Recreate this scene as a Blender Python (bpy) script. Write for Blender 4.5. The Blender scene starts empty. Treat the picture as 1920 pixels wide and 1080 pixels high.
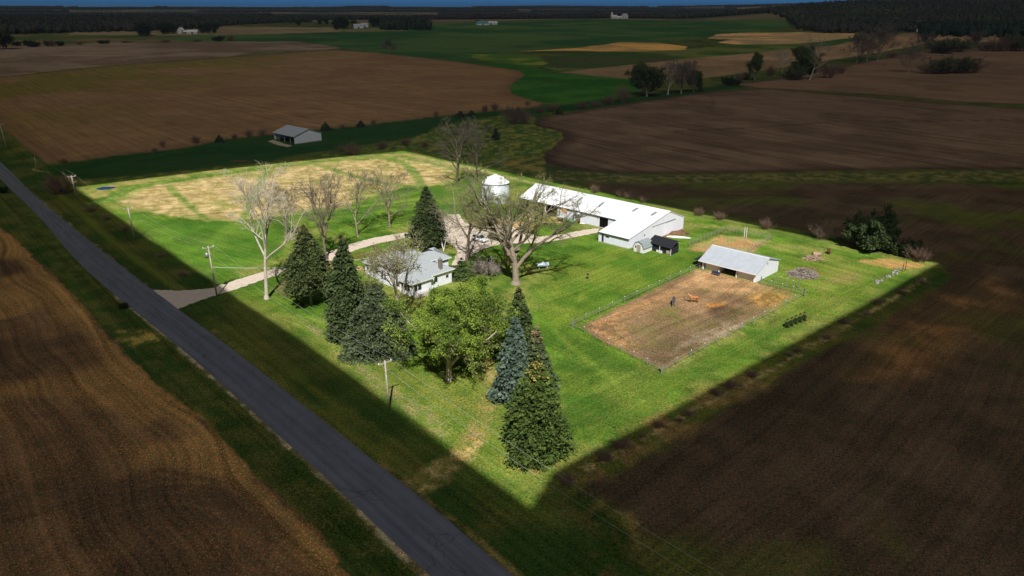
import bpy, bmesh, math, random
import numpy as np
from mathutils import Vector, Matrix
R = math.radians
# ------------------------------------------------------------------ camera, sky, sun, exposure
CAM_H = 54.0
F = 1400.0                    # focal length in pixels of the 1920 wide photograph
PITCH = math.atan((540 - 13) / F)
scene = bpy.context.scene
cd = bpy.data.cameras.new("camera"); cam = bpy.data.objects.new("camera", cd)
scene.collection.objects.link(cam); scene.camera = cam
cd.sensor_width = 36; cd.lens = F / 1920 * 36
cd.clip_start = 1; cd.clip_end = 60000
cam.location = (0, 0, CAM_H); cam.rotation_euler = (math.pi / 2 - PITCH, 0, 0)
SUN_EL = 48.0; SHADOW_AZ = 93.0            # shadows fall towards this compass angle (x axis = 0, y axis = 90)
w = bpy.data.worlds.new("World"); scene.world = w; w.use_nodes = True
nt = w.node_tree; nt.nodes.clear()
sky = nt.nodes.new('ShaderNodeTexSky'); sky.sky_type = 'NISHITA'; sky.sun_disc = False
sky.sun_elevation = R(SUN_EL); sky.sun_rotation = R(90 - (SHADOW_AZ + 180))
sky.altitude = 3000; sky.air_density = 0.8; sky.dust_density = 0.0; sky.ozone_density = 6.0
bgn = nt.nodes.new('ShaderNodeBackground'); bgn.inputs[1].default_value = 0.05
wo = nt.nodes.new('ShaderNodeOutputWorld')
deep = nt.nodes.new('ShaderNodeVectorMath'); deep.operation = 'MULTIPLY'; deep.inputs[1].default_value = (0.08, 0.24, 0.50)   # deep clear blue sky
nt.links.new(sky.outputs[0], deep.inputs[0]); nt.links.new(deep.outputs[0], bgn.inputs[0]); nt.links.new(bgn.outputs[0], wo.inputs[0])
sl = bpy.data.lights.new("sun", 'SUN'); sl.energy = 4.9; sl.angle = R(0.5); sl.color = (1.0, 0.975, 0.94)
so = bpy.data.objects.new("sun", sl); scene.collection.objects.link(so)
sdir = Vector((math.cos(R(SHADOW_AZ)) * math.cos(R(SUN_EL)), math.sin(R(SHADOW_AZ)) * math.cos(R(SUN_EL)), -math.sin(R(SUN_EL))))
so.rotation_euler = sdir.to_track_quat('-Z', 'Y').to_euler()
scene.view_settings.view_transform = 'Standard'; scene.view_settings.look = 'None'
scene.view_settings.exposure = 0.3; scene.view_settings.gamma = 1.0
try:
    scene.cycles.transparent_max_bounces = 16
    scene.cycles.max_bounces = 5
except Exception: pass
rnd = random.Random(7)
# ------------------------------------------------------------------ helpers
def ss(a, b, x):
    t = np.clip((x - a) / (b - a), 0, 1); return t * t * (3 - 2 * t)
def hgt(x, y):
    """height of the rolling country; the farmstead itself lies flat"""
    x = np.asarray(x, float); y = np.asarray(y, float)
    r = np.hypot(x, y); az = np.degrees(np.arctan2(x, np.maximum(y, 1e-6)))
    az = np.where(y <= 0, 180.0, az)
    h = 20 * ss(600, 2200, r) - 13 * ss(2350, 3000, r)
    h = h + 46 * ss(1350, 2700, r) * ss(11, 25, az)
    h = h + 44 * ss(4000, 10500, r)
    h = h + 2.5 * ss(700, 1500, r) * np.sin(x / 310.0) * np.cos(y / 420.0)
    return h
SP, CP = math.sin(PITCH), math.cos(PITCH)
def P(px, py):
    """point of the ground seen at a pixel of the photograph"""
    dx = (px - 960) / F; dy = (540 - py) / F
    D = (dx, CP + dy * SP, -SP + dy * CP)
    t = CAM_H / -D[2] if D[2] < -1e-5 else 9000
    if t < 600: return (D[0] * t, D[1] * t)
    t = 500.0
    while t < 12000:
        if CAM_H + D[2] * t < float(hgt(D[0] * t, D[1] * t)): break
        t *= 1.006
    lo, hi = t / 1.006, t
    for _ in range(20):
        m = (lo + hi) / 2
        if CAM_H + D[2] * m < float(hgt(D[0] * m, D[1] * m)): hi = m
        else: lo = m
    return (D[0] * hi, D[1] * hi)
def PW(l): return [P(*p) for p in l]
def P3(px, py, z=0.0):
    x, y = P(px, py); return Vector((x, y, float(hgt(x, y)) + z))
def height_at(bx, by, ty):
    """height of a thing standing at pixel (bx,by) whose top reaches row ty"""
    X, Y = P(bx, by); a = (540 - ty) / F
    z = (a * Y * CP - Y * SP) / (CP + a * SP)
    return z + CAM_H - float(hgt(X, Y))
def S(r, g, b, k=1.0):
    f = lambda c: (c / 255 / 12.92 if c / 255 < 0.04045 else ((c / 255 + 0.055) / 1.055) ** 2.4)
    return np.array([f(r) * k, f(g) * k, f(b) * k])
OUT = 5.05     # albedo of ground in the added deck's shade from its look in the photograph
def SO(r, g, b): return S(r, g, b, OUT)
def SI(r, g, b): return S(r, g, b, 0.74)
def hash2(ix, iy, seed):
    n = (ix.astype(np.int64) * 374761393 + iy.astype(np.int64) * 668265263 + seed * 1442695041) & 0x7fffffff
    n = (n ^ (n >> 13)) * 1274126177 & 0x7fffffff
    n = n ^ (n >> 16)
    return (n & 0xffff) / 65535.0
def vnoise(x, y, seed=0):
    ix = np.floor(x); iy = np.floor(y); fx = x - ix; fy = y - iy
    fx = fx * fx * (3 - 2 * fx); fy = fy * fy * (3 - 2 * fy)
    a = hash2(ix, iy, seed); b = hash2(ix + 1, iy, seed); c = hash2(ix, iy + 1, seed); d = hash2(ix + 1, iy + 1, seed)
    return (a * (1 - fx) + b * fx) * (1 - fy) + (c * (1 - fx) + d * fx) * fy
def fbm(x, y, s, octs=4, seed=0):
    v = 0; amp = 0.5; tot = 0
    x = x / s; y = y / s
    for o in range(octs):
        v = v + amp * vnoise(x + 17.3 * o, y - 9.1 * o, seed + o * 31); tot += amp
        amp *= 0.55; x = x * 2.03 + 0.3; y = y * 2.03 - 0.7
    return v / tot
def link(o, parent=None):
    scene.collection.objects.link(o)
    if parent is not None: o.parent = parent
    return o
def tag(o, label=None, cat=None, group=None, kind=None):
    if label: o['label'] = label
    if cat: o['category'] = cat
    if group: o['group'] = group
    if kind: o['kind'] = kind
    return o
def thing(name, label, cat, loc, rz=0.0, group=None):
    o = bpy.data.objects.new(name, None); o.empty_display_size = 0.3
    o.location = loc; o.rotation_euler = (0, 0, rz); link(o); return tag(o, label, cat, group)
def mk(name, V, Fc, mat, parent=None, col=None, smooth=False):
    V = np.asarray(V, np.float32); Fc = np.asarray(Fc, np.int32)
    me = bpy.data.meshes.new(name)
    me.vertices.add(len(V)); me.vertices.foreach_set('co', V.ravel())
    k = Fc.shape[1]
    me.loops.add(len(Fc) * k); me.loops.foreach_set('vertex_index', Fc.ravel())
    me.polygons.add(len(Fc)); me.polygons.foreach_set('loop_start', np.arange(0, len(Fc) * k, k, dtype=np.int32))
    me.update(calc_edges=True)
    if smooth: me.polygons.foreach_set('use_smooth', np.ones(len(Fc), bool))
    if col is not None:
        a = me.color_attributes.new('Col', 'FLOAT_COLOR', 'POINT')
        c = np.ones((len(V), 4), np.float32); c[:, :3] = col; a.data.foreach_set('color', c.ravel())
    if mat is not None: me.materials.append(mat)
    me.validate()
    return link(bpy.data.objects.new(name, me), parent)
class MB:
    """collects simple shapes and links them as one mesh object"""
    def __init__(s): s.v = []; s.f = []
    def add(s, vs, fs):
        b = len(s.v); s.v += [tuple(v) for v in vs]; s.f += [tuple(i + b for i in f) for f in fs]; return s
    def box(s, c, d, rz=0.0, rx=0.0, ry=0.0):
        M = Matrix.Translation(c) @ Matrix.Rotation(rz, 4, 'Z') @ Matrix.Rotation(ry, 4, 'Y') @ Matrix.Rotation(rx, 4, 'X')
        vs = [M @ Vector((x * d[0] / 2, y * d[1] / 2, z * d[2] / 2)) for x in (-1, 1) for y in (-1, 1) for z in (-1, 1)]
        return s.add(vs, [(0, 1, 3, 2), (4, 6, 7, 5), (0, 4, 5, 1), (2, 3, 7, 6), (0, 2, 6, 4), (1, 5, 7, 3)])
    def bx(s, x0, x1, y0, y1, z0, z1): return s.box(((x0 + x1) / 2, (y0 + y1) / 2, (z0 + z1) / 2), (x1 - x0, y1 - y0, z1 - z0))
    def tube(s, p0, p1, r0, r1=None, n=8, cap=True):
        r1 = r0 if r1 is None else r1
        p0 = Vector(p0); p1 = Vector(p1); d = (p1 - p0).normalized()
        a = d.cross(Vector((0, 0, 1)) if abs(d.z) < 0.9 else Vector((1, 0, 0))).normalized(); b = d.cross(a)
        vs = [p + (a * math.cos(2 * math.pi * i / n) + b * math.sin(2 * math.pi * i / n)) * r for p, r in ((p0, r0), (p1, r1)) for i in range(n)]
        fs = [(i, (i + 1) % n, n + (i + 1) % n, n + i) for i in range(n)]
        if cap: fs += [tuple(range(n))[::-1], tuple(range(n, 2 * n))]
        return s.add(vs, fs)
    def prism(s, poly, axis, a, b):
        """extrude a 2D outline; axis 'x' -> outline in (y,z), 'y' -> outline in (x,z), 'z' -> outline in (x,y)"""
        f = {'x': lambda p, t: (t, p[0], p[1]), 'y': lambda p, t: (p[0], t, p[1]), 'z': lambda p, t: (p[0], p[1], t)}[axis]
        n = len(poly); vs = [f(p, a) for p in poly] + [f(p, b) for p in poly]
        return s.add(vs, [tuple(range(n))[::-1], tuple(range(n, 2 * n))] + [(i, (i + 1) % n, n + (i + 1) % n, n + i) for i in range(n)])
    def slab(s, pts, t):
        """a sheet through points with a thickness t straight down"""
        n = len(pts); vs = [tuple(p) for p in pts] + [(p[0], p[1], p[2] - t) for p in pts]
        return s.add(vs, [tuple(range(n)), tuple(range(n, 2 * n))[::-1]] + [(i, n + i, n + (i + 1) % n, (i + 1) % n) for i in range(n)])
    def lathe(s, prof, c=(0, 0, 0), n=24):
        vs = [(c[0] + r * math.cos(2 * math.pi * i / n), c[1] + r * math.sin(2 * math.pi * i / n), c[2] + z) for r, z in prof for i in range(n)]
        fs = [(k * n + i, k * n + (i + 1) % n, (k + 1) * n + (i + 1) % n, (k + 1) * n + i) for k in range(len(prof) - 1) for i in range(n)]
        return s.add(vs, fs)
    def build(s, name, mat, parent=None, smooth=False, bevel=0.0):
        me = bpy.data.meshes.new(name); me.from_pydata(s.v, [], s.f); me.materials.append(mat)
        bm = bmesh.new(); bm.from_mesh(me); bmesh.ops.recalc_face_normals(bm, faces=bm.faces[:])
        if bevel: bmesh.ops.bevel(bm, geom=bm.edges[:], offset=bevel, segments=2, affect='EDGES', clamp_overlap=True)
        bm.to_mesh(me); bm.free()
        if smooth:
            for p in me.polygons: p.use_smooth = True
        return link(bpy.data.objects.new(name, me), parent)
def copy_tree(o, parent=None):
    c = o.copy(); scene.collection.objects.link(c)
    if parent is not None: c.parent = parent
    for ch in list(o.children): copy_tree(ch, c)
    return c
# ------------------------------------------------------------------ materials
def nodes(name):
    m = bpy.data.materials.new(name); m.use_nodes = True; t = m.node_tree
    return m, t, t.nodes['Principled BSDF']
def N(t, typ, **kw):
    n = t.nodes.new(typ)
    for k, v in kw.items():
        if k.startswith('i_'): n.inputs[int(k[2:]) if k[2:].isdigit() else k[2:]].default_value = v
        else: setattr(n, k, v)
    return n
def mat(name, c, rough=0.8, var=0.25, scale=2.0, metal=0.0, stretch=(1, 1, 1), bump=0.0, spec=0.3, c2=None):
    m, t, b = nodes(name)
    tc = N(t, 'ShaderNodeTexCoord'); mp = N(t, 'ShaderNodeMapping'); mp.inputs['Scale'].default_value = stretch
    n = N(t, 'ShaderNodeTexNoise'); n.inputs['Scale'].default_value = scale; n.inputs['Detail'].default_value = 6; n.inputs['Roughness'].default_value = 0.65
    t.links.new(tc.outputs['Object'], mp.inputs[0]); t.links.new(mp.outputs[0], n.inputs['Vector'])
    cr = N(t, 'ShaderNodeValToRGB'); c = np.array(c[:3], float)
    lo = np.array(c2[:3]) if c2 is not None else c * (1 - var)
    cr.color_ramp.elements[0].position = 0.32; cr.color_ramp.elements[1].position = 0.68
    cr.color_ramp.elements[0].color = (*lo, 1); cr.color_ramp.elements[1].color = (*(np.minimum(c * (1 + var * 0.4), 0.95)), 1)
    t.links.new(n.outputs[0], cr.inputs[0]); t.links.new(cr.outputs[0], b.inputs['Base Color'])
    b.inputs['Roughness'].default_value = rough; b.inputs['Metallic'].default_value = metal
    b.inputs['Specular IOR Level'].default_value = spec
    if bump:
        bp = N(t, 'ShaderNodeBump'); bp.inputs['Strength'].default_value = bump; bp.inputs['Distance'].default_value = 0.1
        t.links.new(n.outputs[0], bp.inputs['Height']); t.links.new(bp.outputs[0], b.inputs['Normal'])
    return m
def ribbed(name, c, rough=0.45, metal=0.0, pitch=0.45, axis=0, amt=0.35, var=0.12, spec=0.4):
    """sheet metal with standing ribs every `pitch` metres along a local axis"""
    m, t, b = nodes(name)
    tc = N(t, 'ShaderNodeTexCoord'); sx = N(t, 'ShaderNodeSeparateXYZ'); t.links.new(tc.outputs['Object'], sx.inputs[0])
    mu = N(t, 'ShaderNodeMath', operation='MULTIPLY'); mu.inputs[1].default_value = 1.0 / pitch
    t.links.new(sx.outputs[axis], mu.inputs[0])
    fr = N(t, 'ShaderNodeMath', operation='FRACT'); t.links.new(mu.outputs[0], fr.inputs[0])
    gt = N(t, 'ShaderNodeMapRange'); gt.inputs[1].default_value = 0.0; gt.inputs[2].default_value = 0.18; gt.inputs[3].default_value = 1.0; gt.inputs[4].default_value = 0.0
    t.links.new(fr.outputs[0], gt.inputs[0])
    bp = N(t, 'ShaderNodeBump'); bp.inputs['Strength'].default_value = amt; bp.inputs['Distance'].default_value = 0.05
    t.links.new(gt.outputs[0], bp.inputs['Height']); t.links.new(bp.outputs[0], b.inputs['Normal'])
    n = N(t, 'ShaderNodeTexNoise'); n.inputs['Scale'].default_value = 0.6; n.inputs['Detail'].default_value = 6
    mp = N(t, 'ShaderNodeMapping'); mp.inputs['Scale'].default_value = (1.5, 1.5, 0.5) ; t.links.new(tc.outputs['Object'], mp.inputs[0]); t.links.new(mp.outputs[0], n.inputs['Vector'])
    cr = N(t, 'ShaderNodeValToRGB'); c = np.array(c[:3], float)
    cr.color_ramp.elements[0].position = 0.3; cr.color_ramp.elements[1].position = 0.7
    cr.color_ramp.elements[0].color = (*(c * (1 - var)), 1); cr.color_ramp.elements[1].color = (*c, 1)
    t.links.new(n.outputs[0], cr.inputs[0]); t.links.new(cr.outputs[0], b.inputs['Base Color'])
    b.inputs['Roughness'].default_value = rough; b.inputs['Metallic'].default_value = metal; b.inputs['Specular IOR Level'].default_value = spec
    return m
def foliage_mat(name, trans=0.25, rough=0.7):
    m, t, b = nodes(name)
    at = N(t, 'ShaderNodeAttribute'); at.attribute_name = 'Col'
    t.links.new(at.outputs['Color'], b.inputs['Base Color']); b.inputs['Roughness'].default_value = rough; b.inputs['Specular IOR Level'].default_value = 0.15
    if trans:
        tr = N(t, 'ShaderNodeBsdfTranslucent'); t.links.new(at.outputs['Color'], tr.inputs[0])
        mx = N(t, 'ShaderNodeMixShader'); mx.inputs[0].default_value = trans
        t.links.new(b.outputs[0], mx.inputs[1]); t.links.new(tr.outputs[0], mx.inputs[2])
        t.links.new(mx.outputs[0], t.nodes['Material Output'].inputs[0])
    return m
M = dict(
    leaf=foliage_mat('leaves', 0.3), needle=foliage_mat('needles', 0.05, 0.8), twig=foliage_mat('twigs', 0.0, 0.9),
    bark=mat('bark', (0.32, 0.26, 0.19), 0.95, 0.5, 3, stretch=(3, 3, 0.7), bump=0.5),
    palebark=mat('pale bark', (0.50, 0.44, 0.35), 0.9, 0.35, 2.5, stretch=(2, 2, 0.8), bump=0.3),
    oakbark=mat('brown bark', (0.20, 0.15, 0.11), 0.95, 0.5, 3, stretch=(3, 3, 0.7), bump=0.5),
    darkbark=mat('shade toned bark', (0.10, 0.08, 0.06), 0.95, 0.5, 3),  # bark of the boundary trees, darkened to stand for shade
    birch=mat('birch bark', (0.7, 0.67, 0.62), 0.8, 0.4, 4, stretch=(1, 1, 3)),
    roofwhite=ribbed('white roof metal', (0.80, 0.81, 0.84), 0.45, 0.0, 0.9, 0, 0.5, 0.12),
    wallwhite=ribbed('white wall metal', (0.78, 0.80, 0.90), 0.5, 0.0, 0.9, 0, 0.5, 0.08),
    wallwhite_y=ribbed('white gable metal', (0.82, 0.82, 0.90), 0.5, 0.0, 0.9, 1, 0.5, 0.08),
    roofgrey=ribbed('galvanised roof', (0.55, 0.60, 0.66), 0.42, 0.25, 0.9, 0, 0.3, 0.12),
    bin=ribbed('galvanised steel rings', (0.70, 0.75, 0.80), 0.38, 0.3, 0.8, 2, 0.5, 0.15),
    bincap=mat('galvanised cap', (0.84, 0.86, 0.88), 0.5, 0.1, 1.5, 0.05),
    trimdark=mat('dark gutter', (0.03, 0.05, 0.07), 0.5, 0.2),
    dark=mat('interior shade black', (0.012, 0.010, 0.010), 1.0, 0.5, spec=0.0),  # near black: shade inside open bays put into the colour
    glass=mat('window glass', (0.02, 0.025, 0.03), 0.12, 0.3, spec=0.6),
    shingle=mat('grey shingles', (0.36, 0.39, 0.40), 0.9, 0.22, 5, bump=0.3),
    siding=ribbed('white siding', (0.82, 0.82, 0.88), 0.6, 0.0, 0.2, 2, 0.4, 0.06),
    white=mat('white paint', (0.8, 0.8, 0.8), 0.5, 0.1, 3), stone=mat('pale concrete', (0.46, 0.42, 0.36), 0.9, 0.25, 2),
    brick=mat('brown brick', (0.21, 0.18, 0.15), 0.9, 0.4, 8), wood=mat('weathered wood', (0.42, 0.36, 0.29), 0.9, 0.4, 4),
    oldwood=mat('grey old wood', (0.30, 0.25, 0.21), 0.95, 0.5, 3), log=mat('cut logs', (0.40, 0.28, 0.19), 0.95, 0.5, 3),
    pole=mat('pole wood', (0.42, 0.37, 0.31), 0.9, 0.3, 3), wire=mat('wire', (0.35, 0.35, 0.34), 0.6, 0.1),
    black=mat('black roofing', (0.018, 0.019, 0.024), 0.7, 0.3, 3), tyre=mat('tyre rubber', (0.015, 0.015, 0.015), 0.9, 0.2),
    rust=mat('rusty steel', (0.13, 0.045, 0.025), 0.9, 0.5, 4), steel=mat('grey steel', (0.35, 0.37, 0.38), 0.45, 0.3, 3, 0.5),
    rail=mat('fence rail', (0.22, 0.21, 0.19), 0.8, 0.3, 3), skytint=mat('tank white with sky reflection', (0.55, 0.68, 0.80), 0.35, 0.15, 1.5),
    orange=mat('orange canvas', (0.45, 0.25, 0.07), 0.9, 0.3, 3), greenp=mat('green plastic', (0.05, 0.32, 0.18), 0.5, 0.2),
    brownpile=mat('brown compost', (0.20, 0.11, 0.06), 1.0, 0.5, 2, bump=0.8), rock=mat('field stone', (0.30, 0.28, 0.26), 0.9, 0.5, 2, bump=0.4),
    carwhite=mat('white car paint', (0.78, 0.79, 0.81), 0.25, 0.03, 1, spec=0.6), carblack=mat('black car paint', (0.012, 0.013, 0.017), 0.2, 0.1, 1, spec=0.7),
    red=mat('red lens', (0.35, 0.02, 0.02), 0.3, 0.1), lens=mat('clear lens', (0.6, 0.6, 0.6), 0.15, 0.1), chrome=mat('wheel alloy', (0.5, 0.5, 0.5), 0.3, 0.1, 1, 0.8),
    chestnut=mat('chestnut coat', (0.42, 0.17, 0.05), 0.6, 0.3, 2.5), greycoat=mat('dark grey coat', (0.10, 0.10, 0.12), 0.6, 0.6, 1.8),
    blaze=mat('white mane hair', (0.62, 0.56, 0.48), 0.8, 0.1), blackhair=mat('black hair', (0.01, 0.01, 0.012), 0.8, 0.2),
    skin=mat('skin', (0.50, 0.30, 0.21), 0.6, 0.1), cloth=mat('black cloth', (0.012, 0.013, 0.018), 0.9, 0.3), jeans=mat('dark trousers', (0.02, 0.025, 0.04), 0.9, 0.3),
    farwall=mat('far white wall', (0.75, 0.75, 0.75), 0.7, 0.1, 0.3), farroof=mat('far grey roof', (0.45, 0.46, 0.48), 0.7, 0.2, 0.3), fargreen=mat('far green roof', (0.10, 0.30, 0.28), 0.7, 0.2, 0.3),
)
# ------------------------------------------------------------------ added unseen deck that dims the surroundings; gap shaped to the lit farmstead
PROP = [(143, 352), (560, 622), (990, 938), (1030, 876), (1748, 493), (1270, 395), (757, 284), (450, 315)]
def add_shade_deck():
    gap = PW(PROP); cx = sum(p[0] for p in gap) / len(gap); cy = sum(p[1] for p in gap) / len(gap)
    pts = []
    for i in range(len(gap)):
        a, b = gap[i], gap[(i + 1) % len(gap)]
        for k in range(14):
            t = k / 14; x = a[0] + (b[0] - a[0]) * t; y = a[1] + (b[1] - a[1]) * t
            d = math.hypot(x - cx, y - cy); j = 1.3 + (float(vnoise(np.array(x / 9.), np.array(y / 9.), 5)) - 0.5) * 0.9
            pts.append((x + (x - cx) / d * j, y + (y - cy) / d * j))
    n = len(pts); vs = []
    for z, zo in ((100.0, 172.0), (103.0, 175.0)):
        off = -Vector((sdir.x, sdir.y)) * (z / -sdir.z)
        vs += [(p[0] + off.x, p[1] + off.y, z) for p in pts]
        vs += [(cx + 11800 * math.cos(a), cy + 11800 * math.sin(a), zo) for a in [math.atan2(p[1] - cy, p[0] - cx) for p in pts]]
    fs = []
    for i in range(n):
        j = (i + 1) % n
        fs += [(i, n + i, n + j, j), (2 * n + i, 2 * n + j, 3 * n + j, 3 * n + i), (i, j, 2 * n + j, 2 * n + i), (n + i, 3 * n + i, 3 * n + j, n + j)]
    m, t, b = nodes('shade_deck')
    t.nodes.remove(b)
    df = N(t, 'ShaderNodeBsdfDiffuse'); df.inputs[0].default_value = (0.8, 0.8, 0.8, 1)
    tr = N(t, 'ShaderNodeBsdfTransparent'); mx = N(t, 'ShaderNodeMixShader')
    no = N(t, 'ShaderNodeTexNoise'); no.inputs['Scale'].default_value = 0.004; no.inputs['Detail'].default_value = 3
    tc = N(t, 'ShaderNodeTexCoord'); t.links.new(tc.outputs['Object'], no.inputs['Vector'])
    mr = N(t, 'ShaderNodeMapRange'); mr.inputs[1].default_value = 0.3; mr.inputs[2].default_value = 0.7; mr.inputs[3].default_value = 0.67; mr.inputs[4].default_value = 0.62
    t.links.new(no.outputs[0], mr.inputs[0]); t.links.new(mr.outputs[0], mx.inputs[0])
    t.links.new(tr.outputs[0], mx.inputs[1]); t.links.new(df.outputs[0], mx.inputs[2]); t.links.new(mx.outputs[0], t.nodes['Material Output'].inputs[0])
    o = mk('shade_deck', vs, fs, m); tag(o, kind='structure')
add_shade_deck()
# ------------------------------------------------------------------ ground
def ground():
    az = np.concatenate([np.linspace(-180, -46, 34)[:-1], np.linspace(-46, -42.2, 10)[:-1], np.linspace(-42.2, 42.2, 1150), np.linspace(42.2, 46, 10)[1:], np.linspace(46, 180, 34)[1:-1]])
    dep = np.concatenate([np.array([88, 80, 70, 62, 56]), np.linspace(51, 6, 600), np.linspace(6, 1.25, 190)[1:]])
    r = np.concatenate([CAM_H / np.tan(np.radians(dep)), np.geomspace(2500, 11300, 60)])
    r = np.sort(np.unique(r))
    A, Rr = np.meshgrid(np.radians(az), r); X = (Rr * np.sin(A)).ravel(); Y = (Rr * np.cos(A)).ravel()
    n = len(X); rr = np.hypot(X, Y)
    Z = hgt(X, Y)
    # colour, and the direction of the rows (u across, v along, amplitude)
    col = np.empty((n, 3)); rows = np.zeros((n, 3))
    def rowdir(mask, ang, amp, warp=0.0, ws=60.0):
        c, s = math.cos(R(ang)), math.sin(R(ang)); x = X[mask]; y = Y[mask]
        u = -x * s + y * c; v = x * c + y * s
        if warp: u = u + warp * (fbm(x, y, ws, 2, 77) - 0.5)
        rows[mask, 0] = u; rows[mask, 1] = v; rows[mask, 2] = amp
    f8 = fbm(X, Y, 9, 4, 1); f40 = fbm(X, Y, 45, 4, 2); f2 = fbm(X, Y, 2.0, 3, 3)
    k = ss(0.35, 0.65, 0.6 * f8 + 0.4 * f40)[:, None]
    col[:] = SO(19, 31, 9) * (1 - k) + SO(40, 41, 15) * k
    allm = np.ones(n, bool); rowdir(allm, 130, 0.35)
    far = ss(1500, 2400, rr)[:, None]; kf = ss(0.4, 0.6, fbm(X, Y, 420, 3, 9))[:, None]
    col[:] = col * (1 - far) + (SO(26, 34, 20) * (1 - kf) + SO(60, 50, 38) * kf) * far
    def sdf(poly, mask):
        x = X[mask]; y = Y[mask]; d = np.full(len(x), 1e18); ins = np.zeros(len(x), bool)
        m = len(poly)
        for i in range(m):
            ax, ay = poly[i]; bx, by = poly[(i + 1) % m]; ex, ey = bx - ax, by - ay
            L = ex * ex + ey * ey + 1e-9; t = np.clip(((x - ax) * ex + (y - ay) * ey) / L, 0, 1)
            d = np.minimum(d, (x - ax - ex * t) ** 2 + (y - ay - ey * t) ** 2)
            c = ((ay > y) != (by > y)) & (x < (bx - ax) * (y - ay) / (by - ay + 1e-12) + ax); ins ^= c
        return np.where(ins, np.sqrt(d), -np.sqrt(d))
    def box_mask(poly, pad):
        xs = [p[0] for p in poly]; ys = [p[1] for p in poly]
        return (X > min(xs) - pad) & (X < max(xs) + pad) & (Y > min(ys) - pad) & (Y < max(ys) + pad)
    def region(px, c1, c2, ns=10, soft=0.5, jit=1.0, js=3.0, rows_=None, world=False, contrast=(0.35, 0.65), seed=0, alpha=1.0, fn=None, edge=None):
        poly = px if world else PW(px)
        mk_ = box_mask(poly, soft + jit + 1)
        if not mk_.any(): return
        d = sdf(poly, mk_); x = X[mk_]; y = Y[mk_]
        d = d + (fbm(x, y, js, 3, 11 + seed) - 0.5) * 2 * jit
        a = ss(-soft, soft, d)[:, None] * alpha
        kk = ss(contrast[0], contrast[1], fbm(x, y, ns, 4, 23 + seed))[:, None]
        c = c1 * (1 - kk) + c2 * kk
        if fn is not None: c = fn(c, x, y, d)
        if edge is not None:
            e = (1 - ss(0, edge[1], d))[:, None]; c = c * (1 - e) + edge[0] * e
        col[mk_] = col[mk_] * (1 - a) + c * a
        if rows_:
            m2 = mk_.copy(); m2[mk_] = (a[:, 0] > 0.5); rowdir(m2, *rows_)
    def stroke(px, wid, c1, c2, ns=4, soft=0.5, jit=0.4, js=2.0, seed=0, alpha=1.0, world=False):
        pl = px if world else PW(px)
        mk_ = box_mask(pl, wid + soft + jit + 1); x = X[mk_]; y = Y[mk_]; d = np.full(len(x), 1e18)
        for (ax, ay), (bx, by) in zip(pl[:-1], pl[1:]):
            ex, ey = bx - ax, by - ay; L = ex * ex + ey * ey + 1e-9
            t = np.clip(((x - ax) * ex + (y - ay) * ey) / L, 0, 1); d = np.minimum(d, (x - ax - ex * t) ** 2 + (y - ay - ey * t) ** 2)
        d = wid / 2 - np.sqrt(d) + (fbm(x, y, js, 3, 5 + seed) - 0.5) * 2 * jit
        a = ss(-soft, soft, d)[:, None] * alpha; kk = ss(0.35, 0.65, fbm(x, y, ns, 3, 41 + seed))[:, None]
        col[mk_] = col[mk_] * (1 - a) + (c1 * (1 - kk) + c2 * kk) * a
    # ---- distant country
    far_brown = lambda c, x, y, d: c
    region([(0, 100), (0, 66), (150, 62), (420, 60), (640, 58), (640, 92), (400, 92), (100, 100)], SO(60, 48, 32), SO(34, 40, 18), 60, 4, 6, 30)
    region([(-400, 78), (60, 76), (270, 70), (270, 66), (60, 68), (-400, 72)], SO(40, 44, 20), SO(28, 36, 14), 60, 2, 4, 30)
    region([(290, 74), (420, 60), (620, 53), (760, 47), (900, 40), (1100, 35), (1476, 37), (1480, 52), (1340, 68), (1240, 80), (1000, 94), (870, 116), (700, 98), (560, 79), (400, 78)], SO(18, 38, 15), SO(34, 46, 20), 90, 3, 4, 40, rows_=(20, 0.35, 60, 400))
    region([(130, 60), (420, 50), (640, 52), (640, 60), (420, 66), (130, 66)], SO(70, 60, 44), SO(60, 52, 36), 80, 3, 4, 40)
    region([(640, 56), (700, 52), (800, 50), (760, 57), (650, 60)], SO(50, 50, 28), SO(60, 52, 36), 80, 2, 3, 40)
    region([(1010, 105), (1100, 100), (1290, 92), (1480, 72), (1700, 62), (1700, 72), (1480, 100), (1290, 118), (1130, 136), (1040, 132), (1000, 118)], SO(22, 38, 12), SO(46, 50, 20), 40, 2, 5, 20, contrast=(0.4, 0.6))
    region([(870, 100), (1000, 104), (1060, 110), (1000, 126), (900, 112)], SO(30, 48, 12), SO(62, 66, 20), 30, 3, 4, 15, contrast=(0.4, 0.65))
    region([(1010, 106), (1240, 100), (1270, 112), (1180, 128), (1040, 128)], SO(34, 34, 16), SO(24, 36, 12), 30, 3, 4, 15)
    region([(975, 96), (1080, 90), (1130, 84), (1160, 79), (1230, 80), (1290, 87), (1285, 93), (1190, 97), (1060, 95)], SO(112, 84, 44), SO(84, 66, 38), 60, 2, 3, 25)
    region([(1325, 72), (1345, 64), (1400, 61), (1500, 61), (1605, 63), (1600, 70), (1540, 78), (1480, 83), (1380, 83), (1345, 80), (1370, 74)], SO(112, 88, 56), SO(78, 64, 44), 60, 2, 3, 25, rows_=(10, 0.4))
    region([(1040, 136), (1280, 111), (1560, 86), (1640, 68), (1760, 58), (1925, 64), (2300, 70), (2300, 78), (1900, 77), (1740, 82), (1600, 106), (1430, 132), (1320, 147), (1190, 149), (1110, 143)], SO(74, 58, 42), SO(62, 50, 34), 60, 1, 2, 15, rows_=(38, 0.5))
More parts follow.
